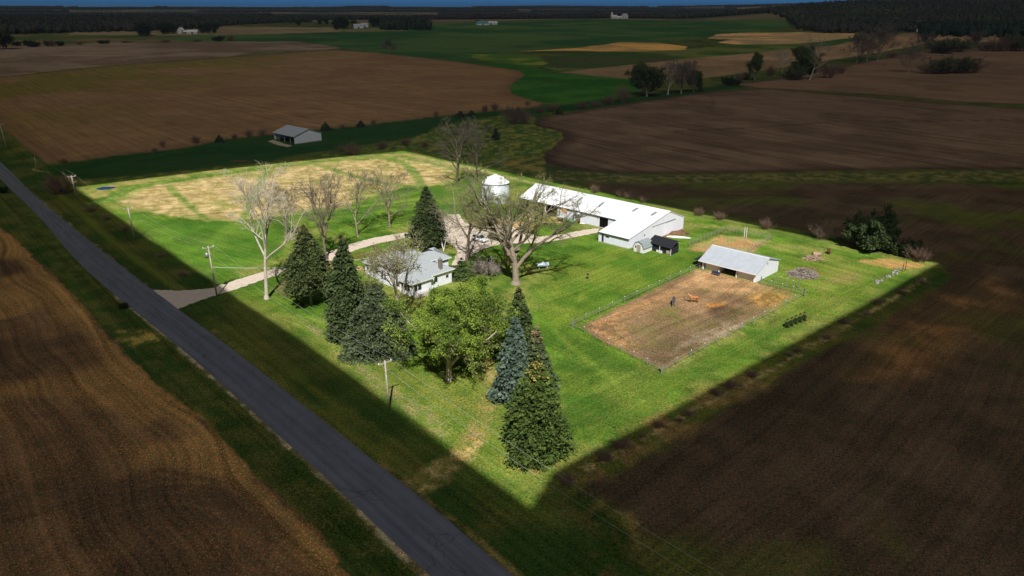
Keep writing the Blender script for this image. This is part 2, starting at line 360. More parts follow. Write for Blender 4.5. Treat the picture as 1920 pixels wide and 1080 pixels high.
    region([(-500, 150), (-100, 150), (0, 144), (200, 123), (450, 105), (600, 95), (640, 89), (560, 78), (400, 78), (150, 82), (0, 89), (-400, 100)], SO(66, 56, 46), SO(52, 42, 32), 60, 1, 1.5, 12, rows_=(5, 0.5, 20, 120))
    region([(400, 112), (470, 98), (560, 95), (600, 95), (520, 103), (430, 108)], SO(30, 36, 16), SO(38, 40, 24), 20, 3, 3, 10, alpha=0.8)
    # ---- the big tilled field beyond the mown strip
    def leftfield(c, x, y, d):
        g = ss(-150, -330, x)[:, None] * ss(0.35, 0.6, fbm(x, y, 70, 3, 8))[:, None]
        c = c * (1 - g * 0.8) + SO(50, 46, 14) * g * 0.8
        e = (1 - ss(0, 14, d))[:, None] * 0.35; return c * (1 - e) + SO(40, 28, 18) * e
    region([(-400, 165), (-100, 151), (0, 145), (200, 124), (450, 106), (620, 94), (700, 98), (860, 116), (940, 128), (974, 133), (984, 141), (968, 152), (954, 163), (960, 176), (1000, 189), (1019, 194), (1005, 201), (850, 214), (700, 232), (520, 250), (420, 262), (340, 278), (230, 290), (150, 301), (90, 305), (60, 286), (0, 236), (-100, 190), (-400, 190)],
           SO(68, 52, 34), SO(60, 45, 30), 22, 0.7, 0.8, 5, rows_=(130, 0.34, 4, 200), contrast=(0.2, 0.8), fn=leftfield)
    # green hollow
    region([(872, 117), (960, 120), (1050, 136), (1190, 149), (1205, 164), (1180, 177), (1100, 189), (1062, 195), (1022, 193), (1000, 189), (961, 176), (955, 163), (969, 152), (985, 141), (974, 132), (940, 127)], SO(16, 42, 8), SO(26, 50, 12), 25, 0.8, 0.8, 5, rows_=(70, 0.2))
    # ---- mown strip and rough meadow
    region([(88, 312), (150, 303), (230, 292), (340, 279), (420, 264), (520, 252), (700, 234), (850, 216), (1010, 201), (1060, 197), (1190, 180), (1400, 155), (1560, 130), (1700, 100), (1700, 116), (1500, 150), (1300, 176), (1080, 208), (960, 214), (880, 224), (810, 240), (800, 252), (740, 264), (560, 290), (360, 318), (160, 336), (100, 330)], SO(9, 27, 7), SO(14, 30, 8), 20, 0.8, 0.8, 5, rows_=(62, 0.25))
    region([(100, 345), (250, 330), (430, 312), (600, 292), (740, 268), (800, 250), (860, 228), (980, 214), (1060, 240), (1062, 262), (1000, 300), (960, 326), (860, 312), (757, 286), (560, 306), (300, 336), (145, 354), (110, 352)], SO(26, 38, 11), SO(56, 56, 24), 2.2, 1.5, 2, 6, contrast=(0.42, 0.68), rows_=(45, 0.5))
    region([(940, 300), (1000, 296), (1050, 262), (1080, 258), (1030, 300), (1020, 330), (980, 332)], SO(60, 54, 26), SO(24, 34, 10), 5, 1, 2, 6)
    # ---- right hand tilled fields
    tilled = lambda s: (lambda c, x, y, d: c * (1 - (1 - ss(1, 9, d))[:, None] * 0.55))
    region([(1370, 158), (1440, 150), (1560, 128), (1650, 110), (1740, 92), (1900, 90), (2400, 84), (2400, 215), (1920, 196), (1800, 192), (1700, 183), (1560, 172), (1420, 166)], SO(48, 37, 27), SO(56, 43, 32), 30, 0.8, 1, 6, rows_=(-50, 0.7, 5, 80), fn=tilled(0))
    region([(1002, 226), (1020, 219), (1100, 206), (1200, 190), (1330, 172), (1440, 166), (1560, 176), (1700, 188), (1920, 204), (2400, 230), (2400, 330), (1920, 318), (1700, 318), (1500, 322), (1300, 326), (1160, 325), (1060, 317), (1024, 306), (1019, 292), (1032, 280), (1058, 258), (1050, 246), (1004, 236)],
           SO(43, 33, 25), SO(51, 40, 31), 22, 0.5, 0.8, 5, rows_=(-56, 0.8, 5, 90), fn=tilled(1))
    stroke([(1270, 246), (1400, 240), (1520, 232), (1600, 226), (1700, 228), (1830, 226), (1920, 224)], 2.4, SO(28, 20, 15), SO(32, 24, 18), 9, 1.0, 0.5, alpha=0.8)
    stroke([(1130, 208), (1240, 198), (1330, 178), (1340, 190), (1330, 205), (1345, 218)], 1.6, SO(34, 26, 20), SO(38, 30, 22), 5, 1.2, 0.5, alpha=0.6)
    region([(1000, 322), (1060, 320), (1200, 330), (1500, 326), (1920, 320), (2500, 322), (2500, 346), (1920, 341), (1600, 338), (1300, 341), (1120, 340), (1040, 336)], SO(30, 34, 14), SO(54, 50, 26), 2.2, 0.8, 1.6, 4, contrast=(0.4, 0.66), rows_=(0, 0.5))
    region([(960, 328), (1100, 342), (1300, 346), (1600, 343), (1920, 347), (2600, 352), (2600, 1500), (1240, 1500), (1270, 1140), (1130, 1000), (1040, 950), (1120, 880), (1300, 790), (1500, 680), (1660, 600), (1790, 520), (1752, 484), (1660, 462), (1280, 388), (1080, 340)],
           SO(42, 33, 24), SO(32, 26, 18), 9, 0.8, 1.2, 4, rows_=(44, 0.32, 6, 40),
           fn=lambda c, x, y, d: c * (1 - ss(0.5, 0.72, fbm(x, y, 20, 4, 91))[:, None] * 0.75) + SO(38, 42, 12) * ss(0.5, 0.72, fbm(x, y, 20, 4, 91))[:, None] * 0.75)
    region([(1000, 350), (1300, 356), (1920, 354), (2600, 352), (2600, 364), (1920, 364), (1300, 372), (1180, 368)], SO(28, 19, 14), SO(38, 27, 19), 14, 1.5, 2, 6, rows_=(0, 0.5), alpha=0.7)
    region([(1750, 560), (1860, 520), (1920, 560), (1800, 650), (1650, 720), (1600, 700)], SO(84, 58, 30), SO(50, 38, 22), 9, 6, 5, 9, alpha=0.5, rows_=(44, 0.6))
    region([(1100, 945), (1120, 935), (1180, 975), (1230, 1030), (1200, 1035), (1140, 985)], SO(92, 80, 34), SO(50, 46, 20), 2.5, 1.5, 1.6, 3, alpha=0.7)
    region([(1190, 800), (1400, 690), (1600, 600), (1560, 640), (1440, 720), (1300, 810), (1150, 900), (1080, 905)], SO(40, 44, 14), SO(62, 50, 28), 4, 1.5, 1.5, 4, contrast=(0.42, 0.62))
    stroke([(1060, 900), (1180, 838), (1300, 770), (1450, 690), (1600, 605), (1740, 520)], 1.0, SO(96, 82, 54), SO(40, 40, 18), 1.2, 0.6, 0.9, alpha=0.6)
    stroke([(1030, 1300), (1160, 1010), (1110, 950), (1060, 930)], 3.5, SO(20, 30, 8), SO(40, 36, 16), 2, 1.5, 1.2)
    # ---- near left field
    nl = [(-900, 300), (-300, 380), (0, 428), (30, 446), (58, 478), (95, 510), (143, 560), (200, 622), (245, 670), (290, 716), (330, 748), (383, 786), (433, 842), (500, 906), (567, 960), (617, 1028), (660, 1084), (820, 1300), (600, 2500), (-2500, 2500)]
    def nearfield(c, x, y, d):
        g = ss(0.42, 0.62, fbm(x, y, 17, 4, 61))[:, None]; c = c * (1 - g * 0.75) + SO(74, 55, 30) * g * 0.75
        e = (ss(0.2, 1.0, d) * (1 - ss(1.6, 4.5, d)))[:, None] * 0.5; c = c * (1 - e) + SO(82, 62, 34) * e
        return c
    region(nl, SO(54, 40, 25), SO(40, 30, 20), 14, 0.3, 0.7, 2.0, rows_=(131, 0.5, 5, 22), fn=nearfield)
    for rad_ in (11.0, 15.0):
        cx_, cy_ = P(215, 1075); arc = [(cx_ + rad_ * math.cos(R(a_)), cy_ + rad_ * math.sin(R(a_))) for a_ in range(-20, 175, 8)]
        stroke(arc, 0.5, SO(30, 22, 14), SO(36, 27, 17), 2, 0.4, 0.5, alpha=0.4, world=True)
        stroke([(p[0] * 1.0 + 0.5, p[1] + 0.5) for p in arc], 0.5, SO(74, 56, 34), SO(60, 46, 28), 2, 0.4, 0.5, alpha=0.22, world=True)
    stroke([(-20, 985), (80, 960), (180, 925), (300, 880), (400, 900)], 0.8, SO(34, 25, 16), SO(40, 30, 19), 2, 0.4, 0.3, alpha=0.6)
    # ---- road verges
    region([(0, 345), (25, 362), (77, 412), (143, 495), (207, 549), (283, 609), (333, 649), (417, 722), (640, 925), (717, 1000), (807, 1084), (700, 1084), (640, 1020), (520, 905), (440, 840), (390, 780), (300, 712), (200, 615), (100, 500), (0, 380)], SO(22, 32, 9), SO(36, 38, 14), 3, 1.0, 1.0, 4, rows_=(131, 0.5))
    stroke([(0, 315), (60, 368), (150, 442), (232, 510), (290, 556)], 1.6, SO(72, 66, 50), SO(40, 40, 22), 3, 0.7, 0.8)
    stroke([(220, 552), (300, 616), (400, 702), (640, 918), (805, 1078), (950, 1230)], 1.5, SO(84, 76, 58), SO(50, 46, 28), 2, 0.4, 0.4)
    stroke([(400, 620), (520, 716), (640, 812), (757, 902), (900, 1016), (1080, 1180)], 0.9, SO(56, 50, 26), SO(34, 36, 14), 2, 0.4, 0.3)
    region([(225, 617), (290, 622), (300, 640), (250, 650), (225, 636)], SO(96, 82, 40), SO(44, 44, 18), 1.5, 1.2, 1.2, 2, alpha=0.6)
    stroke([(95, 302), (60, 318), (95, 324)], 0.8, SO(70, 64, 36), SO(40, 44, 18), 3, 0.5, 0.4)
    for a, b, wd in (([(420, 640), (560, 750), (700, 850)], 0, 1.6), ([(380, 590), (540, 700), (720, 828)], 1, 1.2), ([(100, 360), (240, 480), (330, 540)], 2, 2.0)):
        stroke(a, wd, SO(16, 30, 6), SO(22, 34, 8), 4, 1.0, 0.6, alpha=0.7)
        stroke([(p[0] + 12, p[1] + 4) for p in a], wd, SO(56, 54, 20), SO(48, 50, 18), 4, 1.0, 0.6, alpha=0.5)
    # ---- the farmstead in the sun
    G1, G2, G3 = SI(76, 110, 36), SI(106, 138, 48), SI(150, 150, 80)
    prop = [(130, 349), (560, 626), (990, 946), (1036, 882), (1760, 494), (1270, 390), (757, 280), (450, 312)]
    def lawn(c, x, y, d):
        g = ss(0.48, 0.66, fbm(x, y, 9, 5, 14))[:, None]; c = c * (1 - g * 0.7) + G3 * g * 0.7
        h = ss(0.5, 0.75, fbm(x, y, 1.3, 3, 15))[:, None] * 0.25; return c * (1 - h) + SI(60, 100, 24) * h
    region(prop, G1, G2, 7, 3.0, 1.5, 5, rows_=(133, 0.32, 2.5, 25), fn=lawn)
    front = [(420, 545), (560, 626), (990, 946), (1030, 880), (930, 690), (880, 680), (700, 660), (560, 600)]
    region(front, SI(128, 138, 62), SI(100, 124, 46), 4, 6, 3, 8, alpha=0.75, rows_=(131, 0.28, 0.5, 20))
    region([(220, 395), (330, 418), (480, 412), (520, 440), (540, 480), (400, 520), (330, 480)], SI(72, 116, 38), SI(98, 138, 46), 8, 2, 1, 6, rows_=(146, 0.26, 1.5, 30), alpha=0.8)
    region([(1010, 520), (1120, 460), (1290, 470), (1300, 500), (1070, 605), (1040, 620), (990, 560)], SI(88, 124, 40), SI(118, 138, 50), 5, 3, 2, 6, rows_=(45, 0.3, 2, 20), alpha=0.85)
    region([(1050, 620), (1080, 625), (1240, 705), (1520, 560), (1700, 500), (1400, 670), (1060, 850), (1040, 760)], SI(76, 108, 38), SI(104, 128, 48), 4, 1.5, 1.5, 5, rows_=(42, 0.28, 1.0, 20), alpha=0.8)
    for pl in ([(980, 560), (1060, 640), (1180, 740), (1210, 760)], [(1010, 545), (1060, 590), (1100, 545), (1200, 500)]):
        stroke(pl, 1.0, SI(140, 156, 66), SI(100, 140, 40), 3, 0.8, 0.5, alpha=0.5)
    tan1, tan2, tan3 = SI(214, 190, 140), SI(174, 158, 100), SI(130, 142, 66)
    def prairie(c, x, y, d):
        g = ss(0.56, 0.7, fbm(x, y, 9, 4, 33))[:, None] * 0.7; c = c * (1 - g) + tan3 * g
        h = ss(0.5, 0.8, fbm(x * 0.6, y, 1.2, 3, 34))[:, None] * 0.55; c = c * (1 - h) + SI(120, 100, 60) * h
        e = (1 - ss(0, 6, d))[:, None] * ss(0.35, 0.6, fbm(x, y, 3, 3, 36))[:, None]; return c * (1 - e) + SI(150, 156, 86) * e
    region([(150, 358), (186, 350), (300, 330), (470, 312), (600, 298), (700, 290), (757, 287), (800, 295), (860, 308), (900, 318), (880, 322), (780, 298), (700, 297), (500, 314), (300, 338), (230, 350), (200, 368), (175, 372)], tan2, tan3, 4, 0.8, 1, 3, alpha=0.85)
    region([(222, 376), (235, 364), (256, 354), (330, 341), (480, 319), (600, 306), (700, 298), (752, 298), (800, 306), (850, 318), (856, 334), (842, 346), (800, 350), (760, 350), (720, 362), (680, 376), (640, 392), (600, 398), (560, 402), (500, 408), (440, 416), (380, 413), (300, 402), (240, 392)],
           tan1, tan2, 2.2, 0.7, 1.0, 2.5, rows_=(20, 0.35), fn=prairie, seed=3)
    gp1, gp2 = SI(92, 128, 48), SI(132, 152, 76)
    for pl, wd in (([(314, 348), (332, 364), (352, 382), (366, 396), (392, 414)], 2.0), ([(500, 320), (488, 344), (474, 372), (462, 400), (452, 420)], 2.4), ([(592, 308), (626, 318), (660, 330), (700, 340), (740, 347), (790, 352)], 2.8),
                   ([(730, 298), (756, 306), (772, 318), (782, 332), (792, 350)], 3.6), ([(170, 380), (205, 378), (212, 372), (222, 362), (250, 350), (330, 336), (480, 314), (600, 302), (700, 294), (752, 293), (800, 300), (850, 314)], 3.6)):
        stroke(pl, wd, gp1, gp2, 2, 0.8, 0.9, alpha=0.85)
    region([(560, 395), (680, 380), (740, 362), (860, 352), (890, 330), (960, 350), (900, 400), (800, 420), (650, 432), (560, 430)], SI(76, 116, 38), SI(108, 138, 50), 5, 3, 3, 6, alpha=0.8, rows_=(30, 0.4, 4, 40))
    # gravel yard, drive edges and bare patches
    gv1, gv2 = SI(222, 206, 180), SI(196, 176, 140)
    region([(818, 425), (860, 412), (960, 412), (1030, 405), (1050, 416), (1000, 424), (990, 436), (900, 432), (830, 440)], SI(214, 182, 130), SI(176, 156, 96), 2.5, 0.8, 1.5, 3, contrast=(0.38, 0.6))
    region([(960, 405), (1010, 395), (1060, 410), (1050, 420), (980, 408)], SI(196, 168, 116), SI(140, 146, 70), 2.5, 0.8, 1.2, 3)
    region([(598, 486), (640, 478), (700, 466), (760, 456), (790, 462), (730, 474), (660, 488), (620, 498)], SI(120, 104, 58), SI(96, 124, 40), 4, 1.2, 1, 3, alpha=0.7)
    # dirt track by the conifers
    stroke([(868, 846), (900, 800), (925, 740), (915, 690), (912, 660)], 2.2, SI(176, 150, 100), SI(140, 140, 72), 1.5, 1.2, 0.9, alpha=0.85)
    region([(760, 900), (800, 870), (860, 842), (900, 815), (910, 830), (880, 862), (840, 900), (790, 920)], SI(196, 172, 112), SI(140, 134, 70), 1.2, 1.0, 1.2, 2, contrast=(0.4, 0.6), alpha=0.85)
    region([(985, 865), (1060, 860), (1042, 872), (1010, 885), (960, 880)], SI(176, 134, 96), SI(120, 130, 56), 1.5, 1, 1, 2, alpha=0.6)
    region([(560, 600), (600, 622), (760, 740), (860, 812), (840, 830), (700, 722)], SI(176, 160, 116), SI(130, 146, 70), 1.6, 1, 1.4, 2.5, alpha=0.45)
    # paddock
    pad = [(1092, 613), (1170, 570), (1240, 536), (1306, 505), (1332, 508), (1428, 532), (1480, 545), (1494, 554), (1440, 582), (1350, 630), (1243, 690), (1180, 662), (1108, 628)]
    def paddock(c, x, y, d):
        g = ss(0.5, 0.68, fbm(x, y, 6, 4, 51))[:, None] * ss(5, 9, d)[:, None] * 0.7; c = c * (1 - g) + SI(116, 118, 58) * g
        return c
    region(pad, SI(160, 130, 98), SI(136, 110, 82), 4, 0.5, 0.6, 2, rows_=(44, 0.3, 3, 15), fn=paddock)
    region([(1096, 612), (1150, 586), (1200, 570), (1170, 600), (1200, 650), (1180, 660), (1110, 628)], SI(196, 150, 104), SI(140, 112, 78), 1.0, 1.2, 1.2, 2, alpha=0.8, contrast=(0.38, 0.6))
    region([(1150, 586), (1240, 545), (1300, 545), (1240, 570), (1180, 590)], SI(186, 144, 98), SI(150, 122, 86), 1.2, 1.5, 1.2, 2, alpha=0.7)
    region([(1306, 506), (1428, 532), (1470, 550), (1440, 560), (1380, 548), (1300, 540), (1270, 535)], SI(206, 166, 120), SI(174, 138, 100), 2.5, 1.5, 1.2, 3, alpha=0.85)
    region([(1405, 556), (1440, 546), (1490, 554), (1455, 576), (1420, 572)], SI(214, 158, 100), SI(160, 116, 70), 0.8, 1.0, 1.0, 2, contrast=(0.4, 0.6), alpha=0.9)
    region([(1328, 578), (1350, 572), (1385, 578), (1392, 588), (1350, 598), (1330, 590)], SI(70, 50, 44), SI(96, 72, 56), 1.2, 1.5, 1.0, 2, alpha=0.95)
    region([(1322, 570), (1360, 567), (1362, 573), (1330, 575)], SI(214, 150, 76), SI(190, 130, 70), 1, 0.7, 0.6, 2, alpha=0.8)
    region([(1190, 655), (1250, 640), (1320, 630), (1290, 660), (1243, 690), (1200, 672)], SI(112, 88, 76), SI(140, 112, 92), 2.5, 1.5, 1.5, 3, alpha=0.8)
    region([(1300, 628), (1370, 600), (1405, 598), (1340, 636), (1262, 656)], SI(206, 184, 164), SI(150, 120, 96), 1.2, 1.0, 1.5, 2, contrast=(0.5, 0.68), alpha=0.7)
    region([(1180, 600), (1300, 588), (1400, 580), (1440, 584), (1350, 630), (1243, 690), (1180, 660), (1160, 630)], SI(116, 110, 66), SI(132, 114, 86), 2.5, 3, 2, 4, alpha=0.6)
    # pen behind the horse shed
    region([(1290, 466), (1350, 441), (1400, 446), (1440, 452), (1420, 468), (1385, 478), (1310, 472)], SI(190, 152, 104), SI(160, 158, 96), 2.0, 0.8, 1.0, 3, contrast=(0.4, 0.6))
    region([(1215, 442), (1240, 432), (1275, 428), (1290, 436), (1262, 446)], SI(150, 96, 60), SI(110, 84, 50), 1.5, 1, 1, 2, alpha=0.8)
    # bare patches on the right lawn
    region([(1600, 490), (1660, 484), (1720, 492), (1730, 500), (1690, 506), (1640, 498)], SI(206, 156, 104), SI(160, 146, 76), 1.5, 0.9, 1.0, 2.5, alpha=0.85)
    region([(1515, 540), (1560, 520), (1600, 508), (1620, 514), (1590, 532), (1545, 550)], SI(160, 134, 96), SI(128, 132, 66), 2.5, 2, 2, 4, alpha=0.7)
    region([(1420, 500), (1560, 480), (1640, 500), (1660, 540), (1560, 600), (1460, 600)], SI(122, 142, 54), SI(150, 144, 76), 5, 8, 4, 8, alpha=0.5)
    region([(1480, 515), (1500, 500), (1530, 500), (1545, 515), (1520, 524)], SI(150, 110, 76), SI(110, 110, 56), 1.5, 1, 1, 2, alpha=0.7)
    # rough grass along the back line
    stroke([(860, 312), (960, 335), (1010, 345)], 4, SI(190, 176, 124), SI(130, 140, 70), 1.5, 1.2, 1.2, alpha=0.7)
    stroke([(1290, 402), (1450, 432), (1600, 466), (1680, 478)], 4, SI(120, 130, 66), SI(96, 116, 46), 1.5, 1.2, 1.2, alpha=0.7)
    stroke([(790, 300), (850, 312), (900, 322)], 7, SI(196, 178, 130), SI(140, 150, 80), 2, 1.2, 1.6, alpha=0.7)
    nc = len(az); nr = len(r)
    i = np.arange(nr - 1)[:, None] * nc + np.arange(nc)[None, :]; j = np.arange(nr - 1)[:, None] * nc + ((np.arange(nc) + 1) % nc)[None, :]
    Fc = np.stack([i, j, j + nc, i + nc], -1).reshape(-1, 4)[:, ::-1]
    V = np.stack([X, Y, Z], 1)
    # close the small hole straight under the camera
    V = np.vstack([V, [[0, 0, 0]]]); col = np.vstack([col, col[:1]]); rows = np.vstack([rows, rows[:1]])
    tri = np.array([[len(V) - 1, k, (k + 1) % nc, (k + 1) % nc] for k in range(nc)])
    m, t, b = nodes('ground')
    at = N(t, 'ShaderNodeAttribute'); at.attribute_name = 'Col'
    ar = N(t, 'ShaderNodeAttribute'); ar.attribute_name = 'Rows'
    sx = N(t, 'ShaderNodeSeparateXYZ'); t.links.new(ar.outputs['Vector'], sx.inputs[0])
    def streak(su, sv, det):
        cx = N(t, 'ShaderNodeCombineXYZ')
        for s_, k_, inp in ((0, su, 0), (1, sv, 1)):
            q = N(t, 'ShaderNodeMath', operation='MULTIPLY'); q.inputs[1].default_value = k_; t.links.new(sx.outputs[s_], q.inputs[0]); t.links.new(q.outputs[0], cx.inputs[inp])
        nn = N(t, 'ShaderNodeTexNoise'); nn.inputs['Scale'].default_value = 1.0; nn.inputs['Detail'].default_value = det; nn.inputs['Roughness'].default_value = 0.6
        t.links.new(cx.outputs[0], nn.inputs['Vector']); return nn
    def centred(n_, gain):
        q = N(t, 'ShaderNodeMath', operation='SUBTRACT'); q.inputs[1].default_value = 0.5; t.links.new(n_.outputs[0], q.inputs[0])
        g = N(t, 'ShaderNodeMath', operation='MULTIPLY'); g.inputs[1].default_value = gain; t.links.new(q.outputs[0], g.inputs[0]); return g
    s1 = centred(streak(1.25, 0.022, 2), 3.4); s2 = centred(streak(0.34, 0.0035, 3), 2.4)
    ad = N(t, 'ShaderNodeMath', operation='ADD'); t.links.new(s1.outputs[0], ad.inputs[0]); t.links.new(s2.outputs[0], ad.inputs[1])
    am = N(t, 'ShaderNodeMath', operation='MULTIPLY'); t.links.new(ad.outputs[0], am.inputs[0]); t.links.new(sx.outputs[2], am.inputs[1])
    tc = N(t, 'ShaderNodeTexCoord')
    n1 = N(t, 'ShaderNodeTexNoise'); n1.inputs['Scale'].default_value = 2.6; n1.inputs['Detail'].default_value = 7; n1.inputs['Roughness'].default_value = 0.75
    t.links.new(tc.outputs['Object'], n1.inputs['Vector']); c1 = centred(n1, 3.4)
    n2 = N(t, 'ShaderNodeTexNoise'); n2.inputs['Scale'].default_value = 0.12; n2.inputs['Detail'].default_value = 6; n2.inputs['Roughness'].default_value = 0.6
    t.links.new(tc.outputs['Object'], n2.inputs['Vector']); c2 = centred(n2, 0.8)
    n5 = N(t, 'ShaderNodeTexNoise'); n5.inputs['Scale'].default_value = 7.0; n5.inputs['Detail'].default_value = 3; t.links.new(tc.outputs['Object'], n5.inputs['Vector']); c5 = centred(n5, 2.2)
    a0 = N(t, 'ShaderNodeMath', operation='ADD'); t.links.new(c1.outputs[0], a0.inputs[0]); t.links.new(c5.outputs[0], a0.inputs[1])
    a2 = N(t, 'ShaderNodeMath', operation='ADD'); t.links.new(a0.outputs[0], a2.inputs[0]); t.links.new(c2.outputs[0], a2.inputs[1])
    a3 = N(t, 'ShaderNodeMath', operation='ADD'); t.links.new(am.outputs[0], a3.inputs[0]); t.links.new(a2.outputs[0], a3.inputs[1])
    a4 = N(t, 'ShaderNodeMath', operation='ADD'); a4.inputs[1].default_value = 1.0; t.links.new(a3.outputs[0], a4.inputs[0])
    st = streak(7.0, 2.2, 1); sm = N(t, 'ShaderNodeMapRange'); sm.inputs[1].default_value = 0.56; sm.inputs[2].default_value = 0.74; sm.inputs[3].default_value = 0.0; sm.inputs[4].default_value = 3.6
    t.links.new(st.outputs[0], sm.inputs[0]); sg = N(t, 'ShaderNodeMath', operation='MULTIPLY'); t.links.new(sm.outputs[0], sg.inputs[0]); t.links.new(sx.outputs[2], sg.inputs[1])
    s5 = N(t, 'ShaderNodeMath', operation='ADD'); t.links.new(a4.outputs[0], s5.inputs[0]); t.links.new(sg.outputs[0], s5.inputs[1]); a4 = s5
    cl = N(t, 'ShaderNodeClamp'); cl.inputs[1].default_value = 0.28; cl.inputs[2].default_value = 2.6; t.links.new(a4.outputs[0], cl.inputs[0])
    vm = N(t, 'ShaderNodeVectorMath', operation='SCALE'); t.links.new(at.outputs['Color'], vm.inputs[0]); t.links.new(cl.outputs[0], vm.inputs['Scale'])
    n4 = N(t, 'ShaderNodeTexNoise'); n4.inputs['Scale'].default_value = 0.9; n4.inputs['Detail'].default_value = 5; n4.inputs['Roughness'].default_value = 0.7; t.links.new(tc.outputs['Object'], n4.inputs['Vector'])
    hr = N(t, 'ShaderNodeValToRGB'); hr.color_ramp.elements[0].position = 0.36; hr.color_ramp.elements[1].position = 0.64
    hr.color_ramp.elements[0].color = (0.80, 0.97, 0.95, 1); hr.color_ramp.elements[1].color = (1.24, 1.04, 0.95, 1); t.links.new(n4.outputs[0], hr.inputs[0])
    hm = N(t, 'ShaderNodeVectorMath', operation='MULTIPLY'); t.links.new(vm.outputs[0], hm.inputs[0]); t.links.new(hr.outputs[0], hm.inputs[1])
    t.links.new(hm.outputs[0], b.inputs['Base Color']); b.inputs['Roughness'].default_value = 1.0; b.inputs['Specular IOR Level'].default_value = 0.05
    bp = N(t, 'ShaderNodeBump'); bp.inputs['Strength'].default_value = 0.5; bp.inputs['Distance'].default_value = 0.25
    t.links.new(n1.outputs[0], bp.inputs['Height']); t.links.new(bp.outputs[0], b.inputs['Normal'])
    me = bpy.data.meshes.new('ground')
    me.vertices.add(len(V)); me.vertices.foreach_set('co', V.astype(np.float32).ravel())
    nq = len(Fc); nt3 = nc
    loops = np.concatenate([Fc.ravel(), tri[:, [0, 2, 1]].ravel()]).astype(np.int32)
    me.loops.add(len(loops)); me.loops.foreach_set('vertex_index', loops)
    ls = np.concatenate([np.arange(nq) * 4, nq * 4 + np.arange(nt3) * 3]).astype(np.int32)
    me.polygons.add(nq + nt3); me.polygons.foreach_set('loop_start', ls)
    me.update(calc_edges=True); me.polygons.foreach_set('use_smooth', np.ones(nq + nt3, bool))
    a = me.color_attributes.new('Col', 'FLOAT_COLOR', 'POINT'); cc = np.ones((len(V), 4), np.float32); cc[:, :3] = np.clip(col, 0, 0.9); a.data.foreach_set('color', cc.ravel())
    a = me.attributes.new('Rows', 'FLOAT_VECTOR', 'POINT'); a.data.foreach_set('vector', rows.astype(np.float32).ravel())
    me.materials.append(m)
    o = link(bpy.data.objects.new('ground', me)); tag(o, kind='structure')
ground()
# ------------------------------------------------------------------ road, drive, pond
def sheet(name, left, right, z, m):
    V = []; Fc = []; W_ = []; d = 0.0; pc = None; ac = (0, 0.02, 0.1, 0.3, 0.5, 0.7, 0.9, 0.98, 1); K = len(ac)
    for i, (a, b) in enumerate(zip(left, right)):
        a = Vector((a[0], a[1])); b = Vector((b[0], b[1])); c = (a + b) / 2; w_ = (b - a).length; e = (b - a) / w_
        a = a + e * 0.22 * (float(vnoise(np.array(i * 0.7), np.array(3.3), 8)) - 0.5); b = b + e * 0.22 * (float(vnoise(np.array(i * 0.7), np.array(9.3), 9)) - 0.5)
        d += (c - pc).length if pc is not None else 0; pc = c
        for t in ac:
            q = a.lerp(b, t); V.append((q.x, q.y, z + 0.07 * (1 - (2 * t - 1) ** 2))); W_.append((t * w_, d, w_))
    for i in range(len(left) - 1):
        for k in range(K - 1): Fc.append((K * i + k, K * i + k + 1, K * (i + 1) + k + 1, K * (i + 1) + k))
    o = mk(name, V, Fc, m); a = o.data.attributes.new('Rows', 'FLOAT_VECTOR', 'POINT'); a.data.foreach_set('vector', np.array(W_, np.float32).ravel()); return tag(o, kind='structure')
def resample(pts, n):
    pts = [Vector(p) for p in pts]; L = [0]
    for a, b in zip(pts[:-1], pts[1:]): L.append(L[-1] + (b - a).length)
    out = []
    for k in range(n):
        s = L[-1] * k / (n - 1); i = 0
        while i < len(L) - 2 and L[i + 1] < s: i += 1
        t = (s - L[i]) / max(L[i + 1] - L[i], 1e-6); out.append(pts[i].lerp(pts[i + 1], t))
    return out
